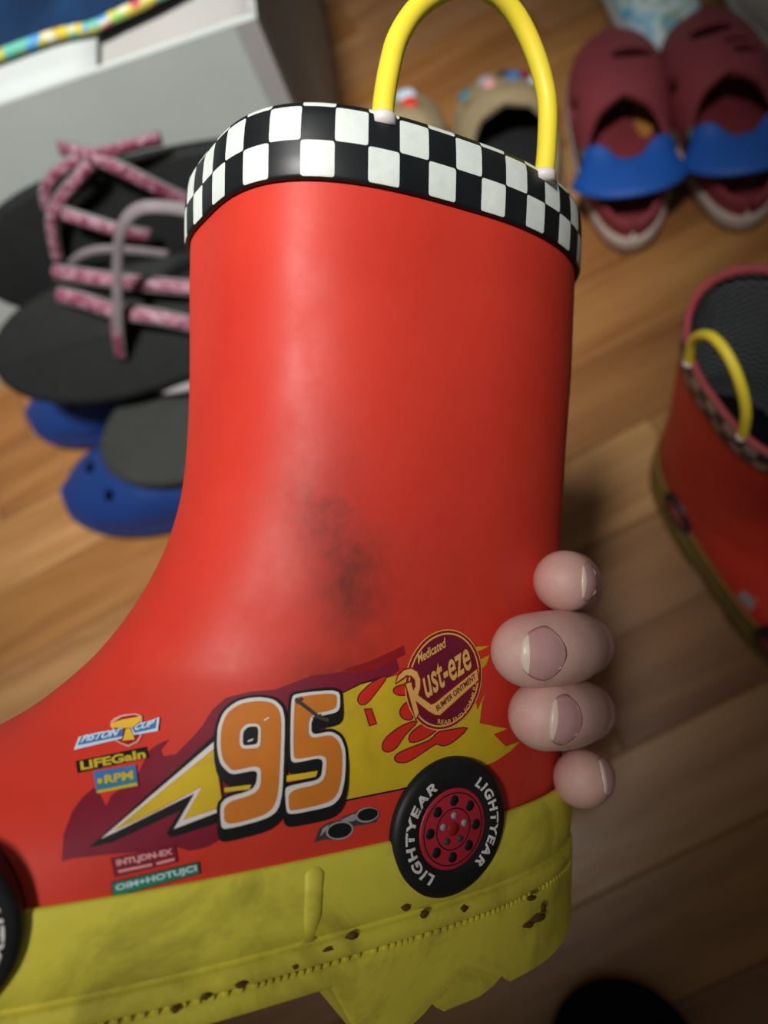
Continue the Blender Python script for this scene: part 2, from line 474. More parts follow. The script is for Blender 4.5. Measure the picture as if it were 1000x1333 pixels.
    # arch rib moulded on the rand
    ru = J(410, 1160, .0013).x
    V, Fc = tube([(ru, -.0612, .0000), (ru, -.063, .0008), (ru - .0002, -.070, .0010), (ru - .0006, -.0745, .0004)], [.0014, .0020, .0019, .0014], 12, flat=.42, up=(0, 0, 1))
    part('rib', V, Fc, sole_m, parent=sole)
    # tread lugs
    def block(name, us, bottom):
        rr = []
        for u in us:
            hw = max(sole_halfwidth(max(min(u, .0693), -.0998), .0017), .003); vb = bottom(u)
            rr.append([(u, -.0812, WC - hw), (u, -.0812, WC + hw), (u, vb + .0010, WC + hw), (u, vb, WC + hw - .0010), (u, vb, WC - hw + .0010), (u, vb + .0010, WC - hw)])
        V, Fc = loft(rr, True, True)
        return part(name, V, Fc, sole_m, parent=sole, smooth=False)
    HT = [(-.0086, -.0834), (-.0066, -.0868), (-.0020, -.0950), (.0002, -.0962), (.0074, -.0962), (.0110, -.0945), (.0134, -.0928), (.0146, -.0940), (.0166, -.0954), (.0250, -.0956), (.0285, -.0948), (.0318, -.0932), (.0328, -.0944), (.0345, -.0956), (.0460, -.0962), (.0560, -.0958), (.0640, -.0946), (.0692, -.0930)]
    lin_t = lambda tb, x: float(np.interp(x, [q[0] for q in tb], [q[1] for q in tb]))
    us = sorted(set([q[0] for q in HT] + list(np.linspace(.035, .0692, 16)) + [.0675, .0685, .069]))
    block('heel_block', us, lambda u: lin_t(HT, u))
    FT = [(-.0996, -.0925), (-.092, -.0955), (-.080, -.0962), (-.0775, -.0935), (-.075, -.0962), (-.062, -.0962), (-.0595, -.0935), (-.057, -.0962), (-.043, -.0962), (-.038, -.0834)]
    us = sorted(set([q[0] for q in FT] + list(np.linspace(-.0996, -.07, 16)) + [-.0993, -.099, -.098]))
    block('forefoot_block', us, lambda u: lin_t(FT, u))
    return root, part, bvh, shaft, sole, cv

held, hpart, HB_BVH, hshaft, hsole, hcv = build_boot(HELD, False, M['red'], M['sole'], M['checker'])
held.name = 'rain_boot'
tag(held, 'red rubber rain boot with black and white checkered cuff held up by hand', 'boot', 'pair of red rain boots')

# ---- printing on the near side
EPS = .00004
def onboot(px, py):
    d = pix(px, py); h = HB_BVH.ray_cast(CLuvw, d.normalized())
    if h[0] is None: return J(px, py, 0.0), Vector((0, 0, 1))
    n = h[1]
    if n.dot(d) > 0: n = -n
    return h[0], n
def fill(poly, step=7.0):
    """triangulated polygon (pixel space) with interior points"""
    pts = []
    n = len(poly)
    for i in range(n):
        a, b = Vector(poly[i]), Vector(poly[(i + 1) % n]); L = (b - a).length; k = max(1, int(L / step))
        for j in range(k): pts.append(a + (b - a) * (j / k))
    nb = len(pts); edges = [(i, (i + 1) % nb) for i in range(nb)]
    xs = [p.x for p in pts]; ys = [p.y for p in pts]
    y = min(ys) + step * .5
    def inside(q):
        c = False
        for i in range(nb):
            a, b = pts[i], pts[(i + 1) % nb]
            if (a.y > q.y) != (b.y > q.y) and q.x < (b.x - a.x) * (q.y - a.y) / (b.y - a.y) + a.x: c = not c
        return c
    inner = []
    while y < max(ys):
        x = min(xs) + step * .5
        while x < max(xs):
            q = Vector((x, y))
            if inside(q) and min((q - p).length for p in pts) > step * .35: inner.append(q)
            x += step
        y += step
    res = delaunay_2d_cdt(pts + inner, edges, [], 1, 1e-5)
    return [tuple(v) for v in res[0]], [tuple(f) for f in res[2]]
def smoothp(poly, n=3):
    P = [Vector((x, y, 0)) for x, y in poly]; m = len(P); out = []
    for i in range(m):
        p0, p1, p2, p3 = P[i - 1], P[i], P[(i + 1) % m], P[(i + 2) % m]
        for k in range(n):
            t = k / n; q = .5 * ((2 * p1) + (p2 - p0) * t + (2 * p0 - 5 * p1 + 4 * p2 - p3) * t * t + (3 * p1 - p0 - 3 * p2 + p3) * t ** 3)
            out.append((q.x, q.y))
    return out
def grow(poly, d):
    P = [Vector(p) for p in poly]; n = len(P)
    area2 = sum(P[i].x * P[(i + 1) % n].y - P[(i + 1) % n].x * P[i].y for i in range(n))
    sg = 1 if area2 > 0 else -1; out = []
    for i in range(n):
        a = (P[i] - P[i - 1]).normalized(); b = (P[(i + 1) % n] - P[i]).normalized()
        n1 = Vector((a.y, -a.x)) * sg; n2 = Vector((b.y, -b.x)) * sg
        m = n1 + n2
        if m.length < .2: m = n1
        m.normalize(); k = min(1.6, 1 / max(.35, m.dot(n1)))
        out.append(tuple(P[i] + m * d * k))
    return out
def chaikin(P, it=2):
    for _ in range(it):
        Q = []
        for i in range(len(P)):
            a, b = P[i], P[(i + 1) % len(P)]
            Q += [(a[0] * .8 + b[0] * .2, a[1] * .8 + b[1] * .2), (a[0] * .2 + b[0] * .8, a[1] * .2 + b[1] * .8)]
        P = Q
    return P
def shift(poly, dx, dy): return [(x + dx, y + dy) for x, y in poly]
def ell(cx, cy, rx, ry, rot=0, n=40, a0=0, a1=360):
    r = math.radians(rot); out = []
    for k in range(n):
        a = math.radians(a0 + (a1 - a0) * k / n)
        x, y = rx * math.cos(a), ry * math.sin(a)
        out.append((cx + x * math.cos(r) - y * math.sin(r), cy + x * math.sin(r) + y * math.cos(r)))
    return out
def stroke(pts, wd):
    P = [Vector(p) for p in pts]; L, Rr = [], []
    for i in range(len(P)):
        t = (P[min(i + 1, len(P) - 1)] - P[max(i - 1, 0)]).normalized(); n = Vector((-t.y, t.x)) * wd / 2
        L.append(tuple(P[i] + n)); Rr.append(tuple(P[i] - n))
    return L + Rr[::-1]
_tc = {}
def glyphs(body, offset=0.0, shear=0.0, spacing=1.0):
    key = (body, offset, shear, spacing)
    if key in _tc: return _tc[key]
    cu = bpy.data.curves.new('t', 'FONT'); cu.body = body; cu.offset = offset; cu.shear = shear; cu.space_character = spacing; cu.resolution_u = 3
    o = bpy.data.objects.new('t', cu); COL.objects.link(o)
    dg = bpy.context.evaluated_depsgraph_get(); dg.update()
    me = bpy.data.meshes.new_from_object(o.evaluated_get(dg))
    bpy.data.objects.remove(o)
    bm = bmesh.new(); bm.from_mesh(me)
    bmesh.ops.triangulate(bm, faces=bm.faces)
    for _ in range(3):
        es = [e for e in bm.edges if e.calc_length() > .22]
        if not es: break
        bmesh.ops.subdivide_edges(bm, edges=es, cuts=1); bmesh.ops.triangulate(bm, faces=bm.faces)
    bm.verts.index_update()
    V = [(v.co.x, v.co.y) for v in bm.verts]; Fc = [tuple(v.index for v in f.verts) for f in bm.faces]; bm.free()
    bpy.data.meshes.remove(me)
    x0 = min(v[0] for v in V); x1 = max(v[0] for v in V); y0 = min(v[1] for v in V); y1 = max(v[1] for v in V)
    V = [((x - x0) / (x1 - x0), (y - y0) / (y1 - y0)) for x, y in V]
    _tc[key] = (V, Fc); return V, Fc
def text(body, o, x, up, offset=.02, shear=0.0, spacing=1.0):
    """o = baseline start, x = baseline end, up = vector of the letter height (pixels)"""
    V, Fc = glyphs(body, offset, shear, spacing)
    return [(o[0] + (x[0] - o[0]) * a + up[0] * b, o[1] + (x[1] - o[1]) * a + up[1] * b) for a, b in V], Fc
def printing(name, layers, parent=held, label=None):
    V, Fc, fm, mats = [], [], [], []
    for li, (shapes, mat) in enumerate(layers):
        if mat not in mats: mats.append(mat)
        for sh in shapes:
            if isinstance(sh, tuple): pv, pf = sh
            else: pv, pf = fill(sh)
            b = len(V)
            for x, y in pv:
                p, n = onboot(x, y); V.append(p + n * EPS * (li + 1 + printing.base))
            for f in pf: Fc.append(tuple(b + i for i in f)); fm.append(mats.index(mat))
    W = [Vector(p) for p in V]; out = []
    for f in Fc:
        n = (W[f[1]] - W[f[0]]).cross(W[f[2]] - W[f[0]])
        out.append(f if n.dot(CLuvw - W[f[0]]) > 0 else f[::-1])
    o = mk(name, [hcv(p) for p in V], out, [M[m] for m in mats], parent, True, fm)
    if label: o['label'] = label
    return o
printing.base = 0
Z7 = lambda P: [(60 + .26 * x, 860 + .26 * y) for x, y in P]
Z8 = lambda P: [(260 + .26 * x, 860 + .26 * y) for x, y in P]
Z6 = lambda P: [(440 + .26 * x, 800 + .26 * y) for x, y in P]
ZE = lambda P: [(500 + .15 * x, 810 + .15 * y) for x, y in P]
ZP = lambda P: [(90 + .125 * x, 920 + .125 * y) for x, y in P]
ZT = lambda P: [(130 + .14 * x, 1090 + .14 * y) for x, y in P]
# maroon flame backdrop and yellow flame
flame = [(80, 1122), (83, 1086), (94, 1057), (107, 1039), (122, 1026), (131, 1036), (138, 1050), (145, 1036), (178, 1010), (195, 977), (206, 969), (221, 963), (210, 977), (213, 985), (229, 982), (247, 964), (263, 946), (276, 925), (294, 909), (325, 901), (359, 898), (377, 891), (406, 880), (426, 878), (458, 873), (481, 868), (500, 860), (516, 858), (520, 872), (505, 884), (470, 895), (446, 906), (430, 960), (300, 1040), (290, 1092), (268, 1104), (247, 1108), (226, 1102), (190, 1109), (140, 1113), (96, 1118)]
lick = Z8([(720, 45), (850, 5), (960, -45), (1020, -75), (1030, -30), (900, 40), (760, 70)])
yel = [(424, 912), (471, 891), (492, 886), (515, 880), (545, 860), (600, 852), (618, 905), (621, 925), (632, 901), (627, 915), (624, 942), (640, 945), (660, 949), (642, 956), (658, 972), (676, 966), (664, 978), (645, 991), (624, 1000), (585, 1010), (520, 1027), (424, 1046)]
drops = [[(240, 312), (170, 345), (112, 398), (100, 430), (115, 450), (145, 440), (190, 385)], [(390, 538), (315, 562), (240, 620), (222, 665), (242, 686), (285, 668), (332, 602)], [(505, 545), (430, 550), (370, 590), (355, 625), (372, 638), (425, 622), (480, 585)],
         [(640, 572), (560, 580), (500, 592), (455, 632), (330, 682), (285, 712), (297, 737), (345, 735), (405, 700), (485, 648), (520, 655), (565, 640)],
         [(335, 355), (290, 365), (278, 385), (300, 402), (340, 398)], [(352, 442), (318, 468), (311, 498), (330, 522), (368, 518)]]
dash = [(135, 478), (163, 476), (187, 546), (157, 554)]
streak = [Z6([(650, 178), (700, 162), (757, 158), (720, 178), (655, 198)]), Z6([(690, 262), (715, 225), (757, 203), (742, 250), (700, 292)]), Z6([(690, 312), (760, 288), (700, 318)])]
dr = [Z6(smoothp(d)) for d in drops] + [Z6(dash)]
printing('flame_print', [([flame], 'p_maroon'), ([lick], 'p_dkred'), ([yel] + streak[:2], 'p_yellow'), ([stroke([(446, 1043), (520, 1028), (560, 1017)], 2.2), stroke([(440, 905), (471, 890), (500, 881)], 1.6)], 'p_black'), ([grow(d, 1.6) for d in dr], 'p_purple'), (dr, 'p_red')])
printing.base = 6
# bolt
bk = Z7([(215, 938), (848, 372), (900, 800), (625, 888), (603, 862), (672, 752), (330, 912)])
wh = Z7([(275, 895), (846, 404), (880, 752), (638, 845), (742, 668), (345, 862)])
ye = Z7([(335, 857), (840, 450), (880, 730), (690, 795), (785, 630), (560, 748)])
printing('bolt_print', [([bk], 'p_black'), ([wh], 'p_white'), ([grow(ye, 1.2)], 'p_orange'), ([ye], 'p_yellow')])
printing.base = 10
# race number
n9 = [(98, 698), (100, 826), (120, 845), (330, 790), (388, 745), (410, 650), (425, 300), (412, 235), (370, 197), (290, 185), (190, 205), (120, 260), (90, 340), (85, 440), (100, 520), (140, 562), (170, 573), (287, 545), (278, 618), (252, 650)]
o9 = [(115, 715), (118, 828), (310, 775), (362, 737), (390, 655), (408, 310), (396, 248), (360, 213), (290, 205), (200, 222), (135, 270), (107, 345), (103, 440), (115, 505), (150, 545), (172, 553), (303, 522), (300, 632), (265, 670)]
h9w = [(198, 400), (203, 352), (235, 320), (288, 320), (305, 340), (301, 425), (286, 440), (215, 446), (200, 430)]
h9b = [(214, 400), (217, 358), (243, 335), (284, 334), (291, 348), (288, 412), (278, 423), (224, 430), (215, 420)]
n5 = [(455, 190), (478, 168), (697, 143), (698, 238), (678, 263), (556, 286), (553, 375), (650, 352), (700, 380), (725, 450), (720, 590), (698, 680), (650, 727), (450, 768), (426, 755), (420, 642), (440, 625), (580, 597), (604, 570), (612, 480), (470, 513), (447, 495)]
o5 = [(470, 200), (488, 183), (683, 160), (681, 232), (655, 250), (545, 273), (538, 393), (648, 369), (688, 400), (708, 460), (703, 590), (680, 668), (640, 708), (455, 750), (438, 740), (437, 652), (587, 615), (621, 580), (630, 465), (480, 495), (462, 480)]
n9, o9, h9w, h9b, n5, o5 = [chaikin(q) for q in (n9, o9, h9w, h9b, n5, o5)]
sh = []
for k in range(0, 6): sh += [grow(shift(n9, -1, 10 * k), 15), grow(shift(n5, 0, 10 * k), 15)]
printing('number_print', [([Z8(s) for s in sh[:2]], 'p_black'), ([Z8(s) for s in sh[2:4]], 'p_black'), ([Z8(s) for s in sh[4:6]], 'p_black'), ([Z8(s) for s in sh[6:8]], 'p_black'), ([Z8(s) for s in sh[8:10]], 'p_black'), ([Z8(s) for s in sh[10:]], 'p_black'),
                          ([Z8([(120, 640), (255, 622), (245, 645), (120, 662)]), Z8([(430, 575), (585, 550), (575, 580), (430, 606)])], 'p_yellow'),
                          ([Z8(n9), Z8(n5)], 'p_white'), ([Z8(o9), Z8(o5)], 'p_orange'), ([Z8(h9w)], 'p_white'), ([Z8(h9b)], 'p_black'), ([Z8([(236, 405), (268, 392), (262, 404), (240, 412)]), Z8(stroke([(320, 303), (345, 288)], 7))], 'p_white')])
# scuff across the five
printing.base = 22
printing('scuff_print', [([Z8(stroke([(475, 195), (500, 215), (540, 245), (590, 285), (640, 300)], 18)), Z8(stroke([(480, 215), (510, 190)], 16)), Z8(stroke([(560, 290), (600, 272)], 10))], 'p_dgrey')])
printing.base = 4
# exhaust pipes
printing('exhaust_print', [([Z8([(570, 912), (598, 838), (640, 812), (690, 800), (720, 780), (790, 752), (870, 735), (900, 765), (880, 810), (820, 822), (770, 830), (750, 870), (690, 898), (620, 895)])], 'p_dgrey'),
                           ([Z8([(600, 880), (612, 840), (645, 818), (630, 850)]), Z8([(700, 800), (760, 770), (790, 765), (775, 800), (740, 808)]), Z8(ell(835, 772, 60, 37, -12)), Z8(ell(698, 850, 70, 45, -12))], 'p_grey'),
                           ([Z8(ell(838, 770, 52, 30, -12)), Z8(ell(698, 850, 60, 37, -12))], 'p_black')])
# oval emblem
printing.base = 8
R1 = [(95, 525), (115, 465), (165, 415), (225, 403), (275, 430), (302, 500), (300, 570), (280, 632), (395, 715), (430, 700), (790, 406), (803, 500), (470, 803), (430, 800), (375, 770), (240, 662), (230, 612), (262, 560), (258, 500), (228, 465), (185, 458), (140, 490)]
R2 = [(178, 535), (222, 520), (287, 785), (262, 835)]
arcV, arcF = glyphs('REAR END FORMULA', .01)
def arctext(body, cx, cy, rx, ry, a0, a1, hh):
    V, Fc = glyphs(body, .012); out = []
    for a, b in V:
        an = math.radians(a0 + (a1 - a0) * a); k = 1 - hh * b
        out.append((cx + rx * k * math.cos(an), cy + ry * k * math.sin(an)))
    return out, Fc
printing('emblem_print', [([ZE(ell(507, 500, 328, 442, 12))], 'p_tan'), ([ZE(ell(507, 500, 320, 433, 12))], 'p_dkred'), ([ZE(ell(507, 500, 300, 412, 12))], 'p_tan'), ([ZE(ell(507, 500, 288, 398, 12))], 'p_purple'),
                          ([ZE(grow(R1, 13)), ZE(grow(R2, 13))], 'p_dkred'),
                          ([ZE(R1), ZE(R2)], 'p_tan'),
                          ([(ZE(t[0]), t[1]) for t in (text('ust-eze', (352, 668), (748, 398), (-40, -222), .018, .0, 1.0), text('Medicated', (285, 362), (535, 208), (-22, -78), .02, .35), arctext('REAR END FORMULA', 507, 500, 282, 385, 102, -1, .11))], 'p_tan'),
                          ([(ZE(t[0]), t[1]) for t in (text('BUMPER OINTMENT', (446, 772), (782, 487), (-14, -48), .02),)], 'p_purple')])
# sponsor badges
printing.base = 8
printing('badge_print', [([ZP([(440, 170), (480, 130), (560, 98), (700, 80), (745, 95), (770, 115), (760, 320), (720, 385), (622, 432), (540, 400), (485, 370)])], 'p_pink'), ([ZP([(462, 180), (560, 120), (690, 98), (745, 118), (740, 310), (705, 370), (622, 412), (545, 385), (505, 365)])], 'p_dkred'),
                         ([ZP([(440, 192), (560, 150), (772, 110), (745, 165), (670, 235), (545, 238), (442, 232)]), ZP([(600, 245), (640, 240), (665, 290), (690, 355), (562, 372), (585, 300)])], 'p_gold'),
                         ([ZP([(58, 472), (112, 335), (568, 240), (560, 347)]), ZP([(655, 238), (948, 122), (932, 266), (678, 312)])], 'p_ltblue'),
                         ([ZP([(98, 425), (138, 338), (575, 247), (565, 325)]), ZP([(662, 232), (922, 142), (908, 240), (690, 290)])], 'p_blue'),
                         ([(ZP(t[0]), t[1]) for t in (text('PISTON', (128, 398), (520, 318), (28, -78), .045, .25), text('CUP', (685, 268), (885, 218), (20, -72), .045, .25))], 'p_ltblue')])
printing('badge_print', [([ZP(grow([(85, 590), (795, 440), (815, 535), (100, 695)], 10))], 'p_black'), ([(ZP(t[0]), t[1]) for t in (text('LIFEGaIn', (130, 680), (805, 545), (-12, -92), .04),)], 'p_olive')])
printing('badge_print', [([ZP([(255, 688), (698, 615), (715, 815), (290, 915)])], 'p_blue'), ([ZP([(285, 800), (712, 735), (714, 800), (290, 880)])], 'p_teal'), ([ZP([(290, 890), (712, 800), (716, 835), (292, 918)])], 'p_olive'),
                         ([(ZP(t[0]), t[1]) for t in (text('RPM', (375, 820), (672, 765), (-4, -88), .04),)] + [ZP([(300, 765), (355, 765), (345, 815), (300, 815)])], 'p_olive')])
printing('badge_print', [([ZT(grow([(110, 205), (685, 90), (705, 218), (145, 355)], 12))], 'p_maroon'), ([(ZT(t[0]), t[1]) for t in (text('INTLJDN-EX', (160, 283), (680, 172), (-12, -72), .045),)] + [ZT([(165, 305), (480, 240), (485, 262), (175, 330)]), ZT([(520, 232), (690, 188), (692, 212), (525, 256)])], 'p_pink')])
printing('badge_print', [([ZT(grow([(115, 425), (905, 240), (915, 325), (130, 540)], 13))], 'p_dgrey'), ([ZT([(115, 425), (905, 240), (915, 325), (130, 540)])], 'p_green'),
                         ([(ZT(t[0]), t[1]) for t in (text('OIM+HOTUJCI', (150, 510), (900, 322), (-10, -72), .035),)], 'p_ltblue')])

# ---- raised wheels (low domed discs moulded on the side)
def wheel(part0, cv, root, cu, cvv, w0, letters=True, turn=0.0):
    RW = .0133
    ct_, st_ = math.cos(turn), math.sin(turn)
    def part(name, V, Fc, mat, parent):
        W = [(cu + (p[0] - cu) * ct_ - (p[2] - w0) * st_, p[1], w0 + (p[0] - cu) * st_ + (p[2] - w0) * ct_) for p in V]
        return part0(name, W, Fc, mat, parent=parent)
    prof_ = [(1.0, -.0085), (1.0, .0006), (.97, .0012), (.90, .0016), (.75, .0018), (.62, .0016), (.56, .0013), (0.0, .0013)]
    def hgt(r):
        for (a, x), (b, y) in zip(prof_[1:], prof_[2:]):
            if b <= r <= a: return y + (x - y) * (r - b) / max(1e-6, a - b)
        return .0013
    NS = 72
    rings = [[(cu + RW * r * math.cos(2 * math.pi * k / NS), cvv + RW * r * math.sin(2 * math.pi * k / NS), w0 + z) for k in range(NS)] for r, z in prof_[:-1]]
    V, Fc = loft(rings, cap1=True)
    ty = part('tyre', V, Fc, M['tyre'], parent=root)
    def disc(r0, r1, z, cx=0, cy=0, n=40):
        Rr = []
        for r in (r0, r1): Rr.append([(cu + RW * (cx + r * math.cos(2 * math.pi * k / n)), cvv + RW * (cy + r * math.sin(2 * math.pi * k / n)), w0 + z) for k in range(n)])
        return loft(Rr, cap1=False) if r0 > 0 else ([*Rr[1]], [tuple(range(n))])
    def solid(r, z0, z1, cx=0, cy=0, n=40):
        Rr = [[(cu + RW * (cx + q * math.cos(2 * math.pi * k / n)), cvv + RW * (cy + q * math.sin(2 * math.pi * k / n)), w0 + z) for k in range(n)] for q, z in ((r, z0), (r, z1 - .00008), (r * .96, z1))]
        return loft(Rr, cap1=True)
    V, Fc = solid(.58, .0010, .00165); rim = part('wheel_rim', V, Fc, M['rim'], parent=ty)
    for r in (.505, .285):
        V, Fc = disc(r, r + .018, .00169, n=56); part('rim_line_print', V, Fc, M['p_black'], parent=ty)
    for k in range(8):
        a = math.radians(90 + 45 * k)
        V, Fc = solid(.078, .0015, .00171, .405 * math.cos(a), .405 * math.sin(a), 20); part('rim_hole', V, Fc, M['p_black'], parent=ty)
    for k in range(5):
        a = math.radians(90 + 72 * k)
        V, Fc = solid(.05, .0015, .00190, .195 * math.cos(a), .195 * math.sin(a), 14); part('wheel_nut', V, Fc, M['p_grey'] if k in (0, 1, 4) else M['p_dgrey'], parent=ty)
    V, Fc = solid(.10, .0015, .0018); part('hub_cap', V, Fc, M['p_dkred'], parent=ty)
    if letters:
        Vt, Ft = [], []
        G, GF = glyphs('LIGHTYEAR', .04, .12, 1.22)
        for a0, a1 in ((58, -54), (243, 116)):
            b0 = len(Vt)
            for a, b in G:
                an = math.radians(a0 + (a1 - a0) * a); r = .67 + .155 * b
                Vt.append((cu + RW * r * math.cos(an), cvv + RW * r * math.sin(an), w0 + hgt(r) + .00006))
            Ft += [tuple(b0 + i for i in f) for f in GF]
        part('lettering_print', Vt, Ft, M['p_white'], parent=ty)
    return ty
wc = J(591, 1080, .002)
wheel(hpart, hcv, held, wc.x, wc.y, .0002)
wheel(hpart, hcv, held, J(33, 1230, -.0006).x - .0130, -.0625, -.0046, True, math.radians(14))
# dried mud crumbs on the welt
def crumb(px, py, w, sx, sy):
    c = J(px, py, w); V, Fc = [], []
    n = 9; rr = []
    for z, s in ((-.0004, 1.0), (.00012, .92), (.0002, .45)):
        rr.append([(c.x + sx * s * math.cos(2 * math.pi * k / n) * random.uniform(.5, 1.3), c.y + sy * s * math.sin(2 * math.pi * k / n) * random.uniform(.7, 1.1), w + z) for k in range(n)])
    V, Fc = loft(rr, cap1=True)
    hpart('mud_crumb', V, Fc, M['mud'], parent=hsole)
for px, py, sx, sy in [(553, 1191, .0012, .0008), (530, 1182, .0011, .0006), (605, 1184, .0008, .0007), (459, 1219, .0012, .0007), (315, 1282, .0011, .0006), (385, 1259, .0007, .0006), (269, 1298, .0008, .0006), (427, 1236, .0012, .0005), (692, 1170, .0013, .0005), (229, 1315, .0008, .0005)]:
    crumb(px, py, .0016 if py > 1150 else .0010, sx, sy)
for px, py, sx, sy in [(702, 1196, .0022, .0008), (690, 1205, .0016, .0006), (708, 1183, .0007, .001)]:
    crumb(px, py, -.0006, sx, sy)

# ------------------------------------------------------------------ the hand round the heel
def skin():
    t = NT('skin'); co = t.coord()
    a = t.ramp(t.noise(co, 70, 4, .6), [(.3, lin((210, 168, 158))), (.55, lin((220, 180, 172))), (.75, lin((216, 162, 150)))])
    a = t.mix(t.math('MULTIPLY', t.noise(co, 900, 3), .25), a, lin((196, 146, 132)))
    t.bump(t.noise(co, 900, 5, .7, .4), .30, .0005)
    t.b.inputs['Subsurface Weight'].default_value = .12
    t.b.inputs['Subsurface Radius'].default_value = (.004, .0015, .0008)
    t.b.inputs['Subsurface Scale'].default_value = .5
    return t.fin(a, .48, .4)
M['skin'] = skin()
M['nail'] = plain('fingernail', (196, 150, 150), .3, .5, .06, 300)
M['nail_edge'] = plain('fingernail_edge', (226, 206, 188), .35, .5, .05, 300)
fing = {
    'index': ([J(735, 757, .0010), J(741, 757, -.006), J(744, 758, -.014), J(741, 761, -.026), J(733, 765, -.042), Vector((.074, -.008, -.088))], [.0065, .0067, .0069, .0070, .0073, .0090]),
    'middle': ([J(693, 847, .0062), J(714, 845, .0055), J(734, 843, .0018), J(746, 841, -.0065), J(748, 839, -.018), J(740, 836, -.034), Vector((.075, -.031, -.090))], [.0073, .0076, .0078, .0078, .0078, .0080, .0094]),
    'ring': ([J(711, 931, .0046), J(728, 930, .0030), J(743, 928, -.0022), J(751, 927, -.0100), J(751, 926, -.020), J(743, 923, -.036), Vector((.073, -.053, -.089))], [.0071, .0073, .0075, .0075, .0075, .0078, .0090]),
    'little': ([J(758, 1014, -.0045), J(764, 1013, -.011), J(765, 1012, -.019), J(760, 1009, -.032), J(750, 1004, -.050), Vector((.069, -.075, -.086))], [.0064, .0065, .0066, .0067, .0069, .0080]),
}
bm = bmesh.new()
wr = Vector((-.006, -.060, -.106))
for k, (nm, (pts, rad)) in enumerate(fing.items()):
    capsule_mesh(bm, [pts[-2].lerp(pts[-1], .45), pts[-1]], [rad[-2], rad[-1]], 24)
    mc = pts[-1]; cw = wr + Vector((.006, .016 - .011 * k, .002))
    capsule_mesh(bm, [mc, mc.lerp(cw, .5) + Vector((0, 0, -.004)), cw], [rad[-1] * 1.08, .0125, .0135], 20)
capsule_mesh(bm, [wr + Vector((.0, .012, .004)), Vector((.022, -.022, -.094)), Vector((.034, .010, -.084)), Vector((.038, .036, -.0785))], [.0150, .0145, .0095, .0078], 20)
capsule_mesh(bm, [Vector((.055, -.045, -.094)), Vector((.02, -.052, -.098)), wr], [.013, .016, .019], 20)
el = Vector((-.27, -.335, -.245))
for dv in (-.009, .009):
    capsule_mesh(bm, [wr + Vector((0, dv, 0)), wr.lerp(el, .25) + Vector((0, dv, 0)), wr.lerp(el, .6) + Vector((0, dv * 1.3, 0)), el], [.0175, .0205, .028, .034], 24)
me = bpy.data.meshes.new('hand'); bm.to_mesh(me); bm.free()
for v in me.vertices: v.co = hcv(v.co)
hand = bpy.data.objects.new('hand', me); COL.objects.link(hand)
m1 = hand.modifiers.new('r', 'REMESH'); m1.mode = 'VOXEL'; m1.voxel_size = .0008; m1.use_smooth_shade = True
m2 = hand.modifiers.new('s', 'SMOOTH'); m2.factor = .5; m2.iterations = 3
dg = bpy.context.evaluated_depsgraph_get(); dg.update()
me2 = bpy.data.meshes.new_from_object(hand.evaluated_get(dg))
hand.modifiers.clear(); hand.data = me2; me2.name = 'hand'
bmf = bmesh.new(); bmf.from_mesh(me2)
for nm, (pts, rad) in fing.items():
    path = catmull(pts, 10); rr_ = [q.x for q in catmull([(r, 0, 0) for r in rad], 10)]
    t0 = (path[0] - path[1]).normalized(); k_ = 1.22
    pre = [(path[0] + t0 * rr_[0] * k_ * math.sin(a), rr_[0] * math.cos(a)) for a in np.linspace(1.53, .12, 13)]
    V, Fc = tube([p for p, _ in pre] + list(path), [r for _, r in pre] + rr_, 40)
    vs = [bmf.verts.new(hcv(v)) for v in V]
    for f in Fc: bmf.faces.new([vs[i] for i in f])
bmesh.ops.recalc_face_normals(bmf, faces=bmf.faces)
bmf.to_mesh(me2); bmf.free()
me2.materials.clear(); me2.materials.append(M['skin'])
HAND_BVH = BVHTree.FromPolygons([v.co.copy() for v in me2.vertices], [tuple(p.vertices) for p in me2.polygons])
me2.polygons.foreach_set('use_smooth', [True] * len(me2.polygons))
hand.matrix_world = HELD
tag(hand, 'bare hand gripping the heel of the red boot with four fingertips showing', 'hand')
def nail(nm, dors, ln, wd, back, ang=.95):
    pts, rad = fing[nm]; T, D = pts[0], pts[1]
    a = (T - D).normalized(); n = Vector(dors); n = (n - n.dot(a) * a).normalized(); s = a.cross(n)
    r = rad[0] * 1.0; V, Fc, fm = [], [], []
    NA, NB = 14, 12
    for i in range(NA + 1):
        x = i / NA * 2 - 1                                    # -1 cuticle, 1 free edge
        wf = (1 - abs(x) ** 3.2 * (.55 if x < 0 else .16)) 
        for j in range(NB + 1):
            y = (j / NB * 2 - 1); q = y * ang * wf * (wd / .011)
            dx = x * ln / 2 + back - (abs(y) ** 2.4) * .0011 * (1 if x > 0 else -1.0) * abs(x)
            drn = n * math.cos(q) + s * math.sin(q)
            src = T + a * dx + drn * .02
            hit = HAND_BVH.ray_cast(Vector(hcv(src)), Vector(hcv(-drn)).normalized())
            hp_ = hit[0] if hit[0] is not None else Vector(hcv(T + a * dx + drn * r))
            hp_ = Vector((hp_.x, hp_.z, -hp_.y))
            V.append(hp_ + drn * (.00022 if abs(y) < .99 and i > 0 else .00005))
    for i in range(NA):
        for j in range(NB):
            b = i * (NB + 1) + j; Fc.append((b, b + 1, b + NB + 2, b + NB + 1)); fm.append(1 if i >= NA - 2 else 0)
    o = mk('fingernail', [hcv(p) for p in V], Fc, [M['nail'], M['nail_edge']], hand, True, fm)
    so = o.modifiers.new('t', 'SOLIDIFY'); so.thickness = .0005; so.offset = -1
    return o
nail('middle', (-.10, .06, 1), .0090, .0098, .0034)
nail('ring', (-.08, .05, 1), .0080, .0094, .0026)
nail('index', (.10, .05, 1), .0062, .0084, .0032)
nail('little', (.20, .35, 1), .0056, .0076, .0028)

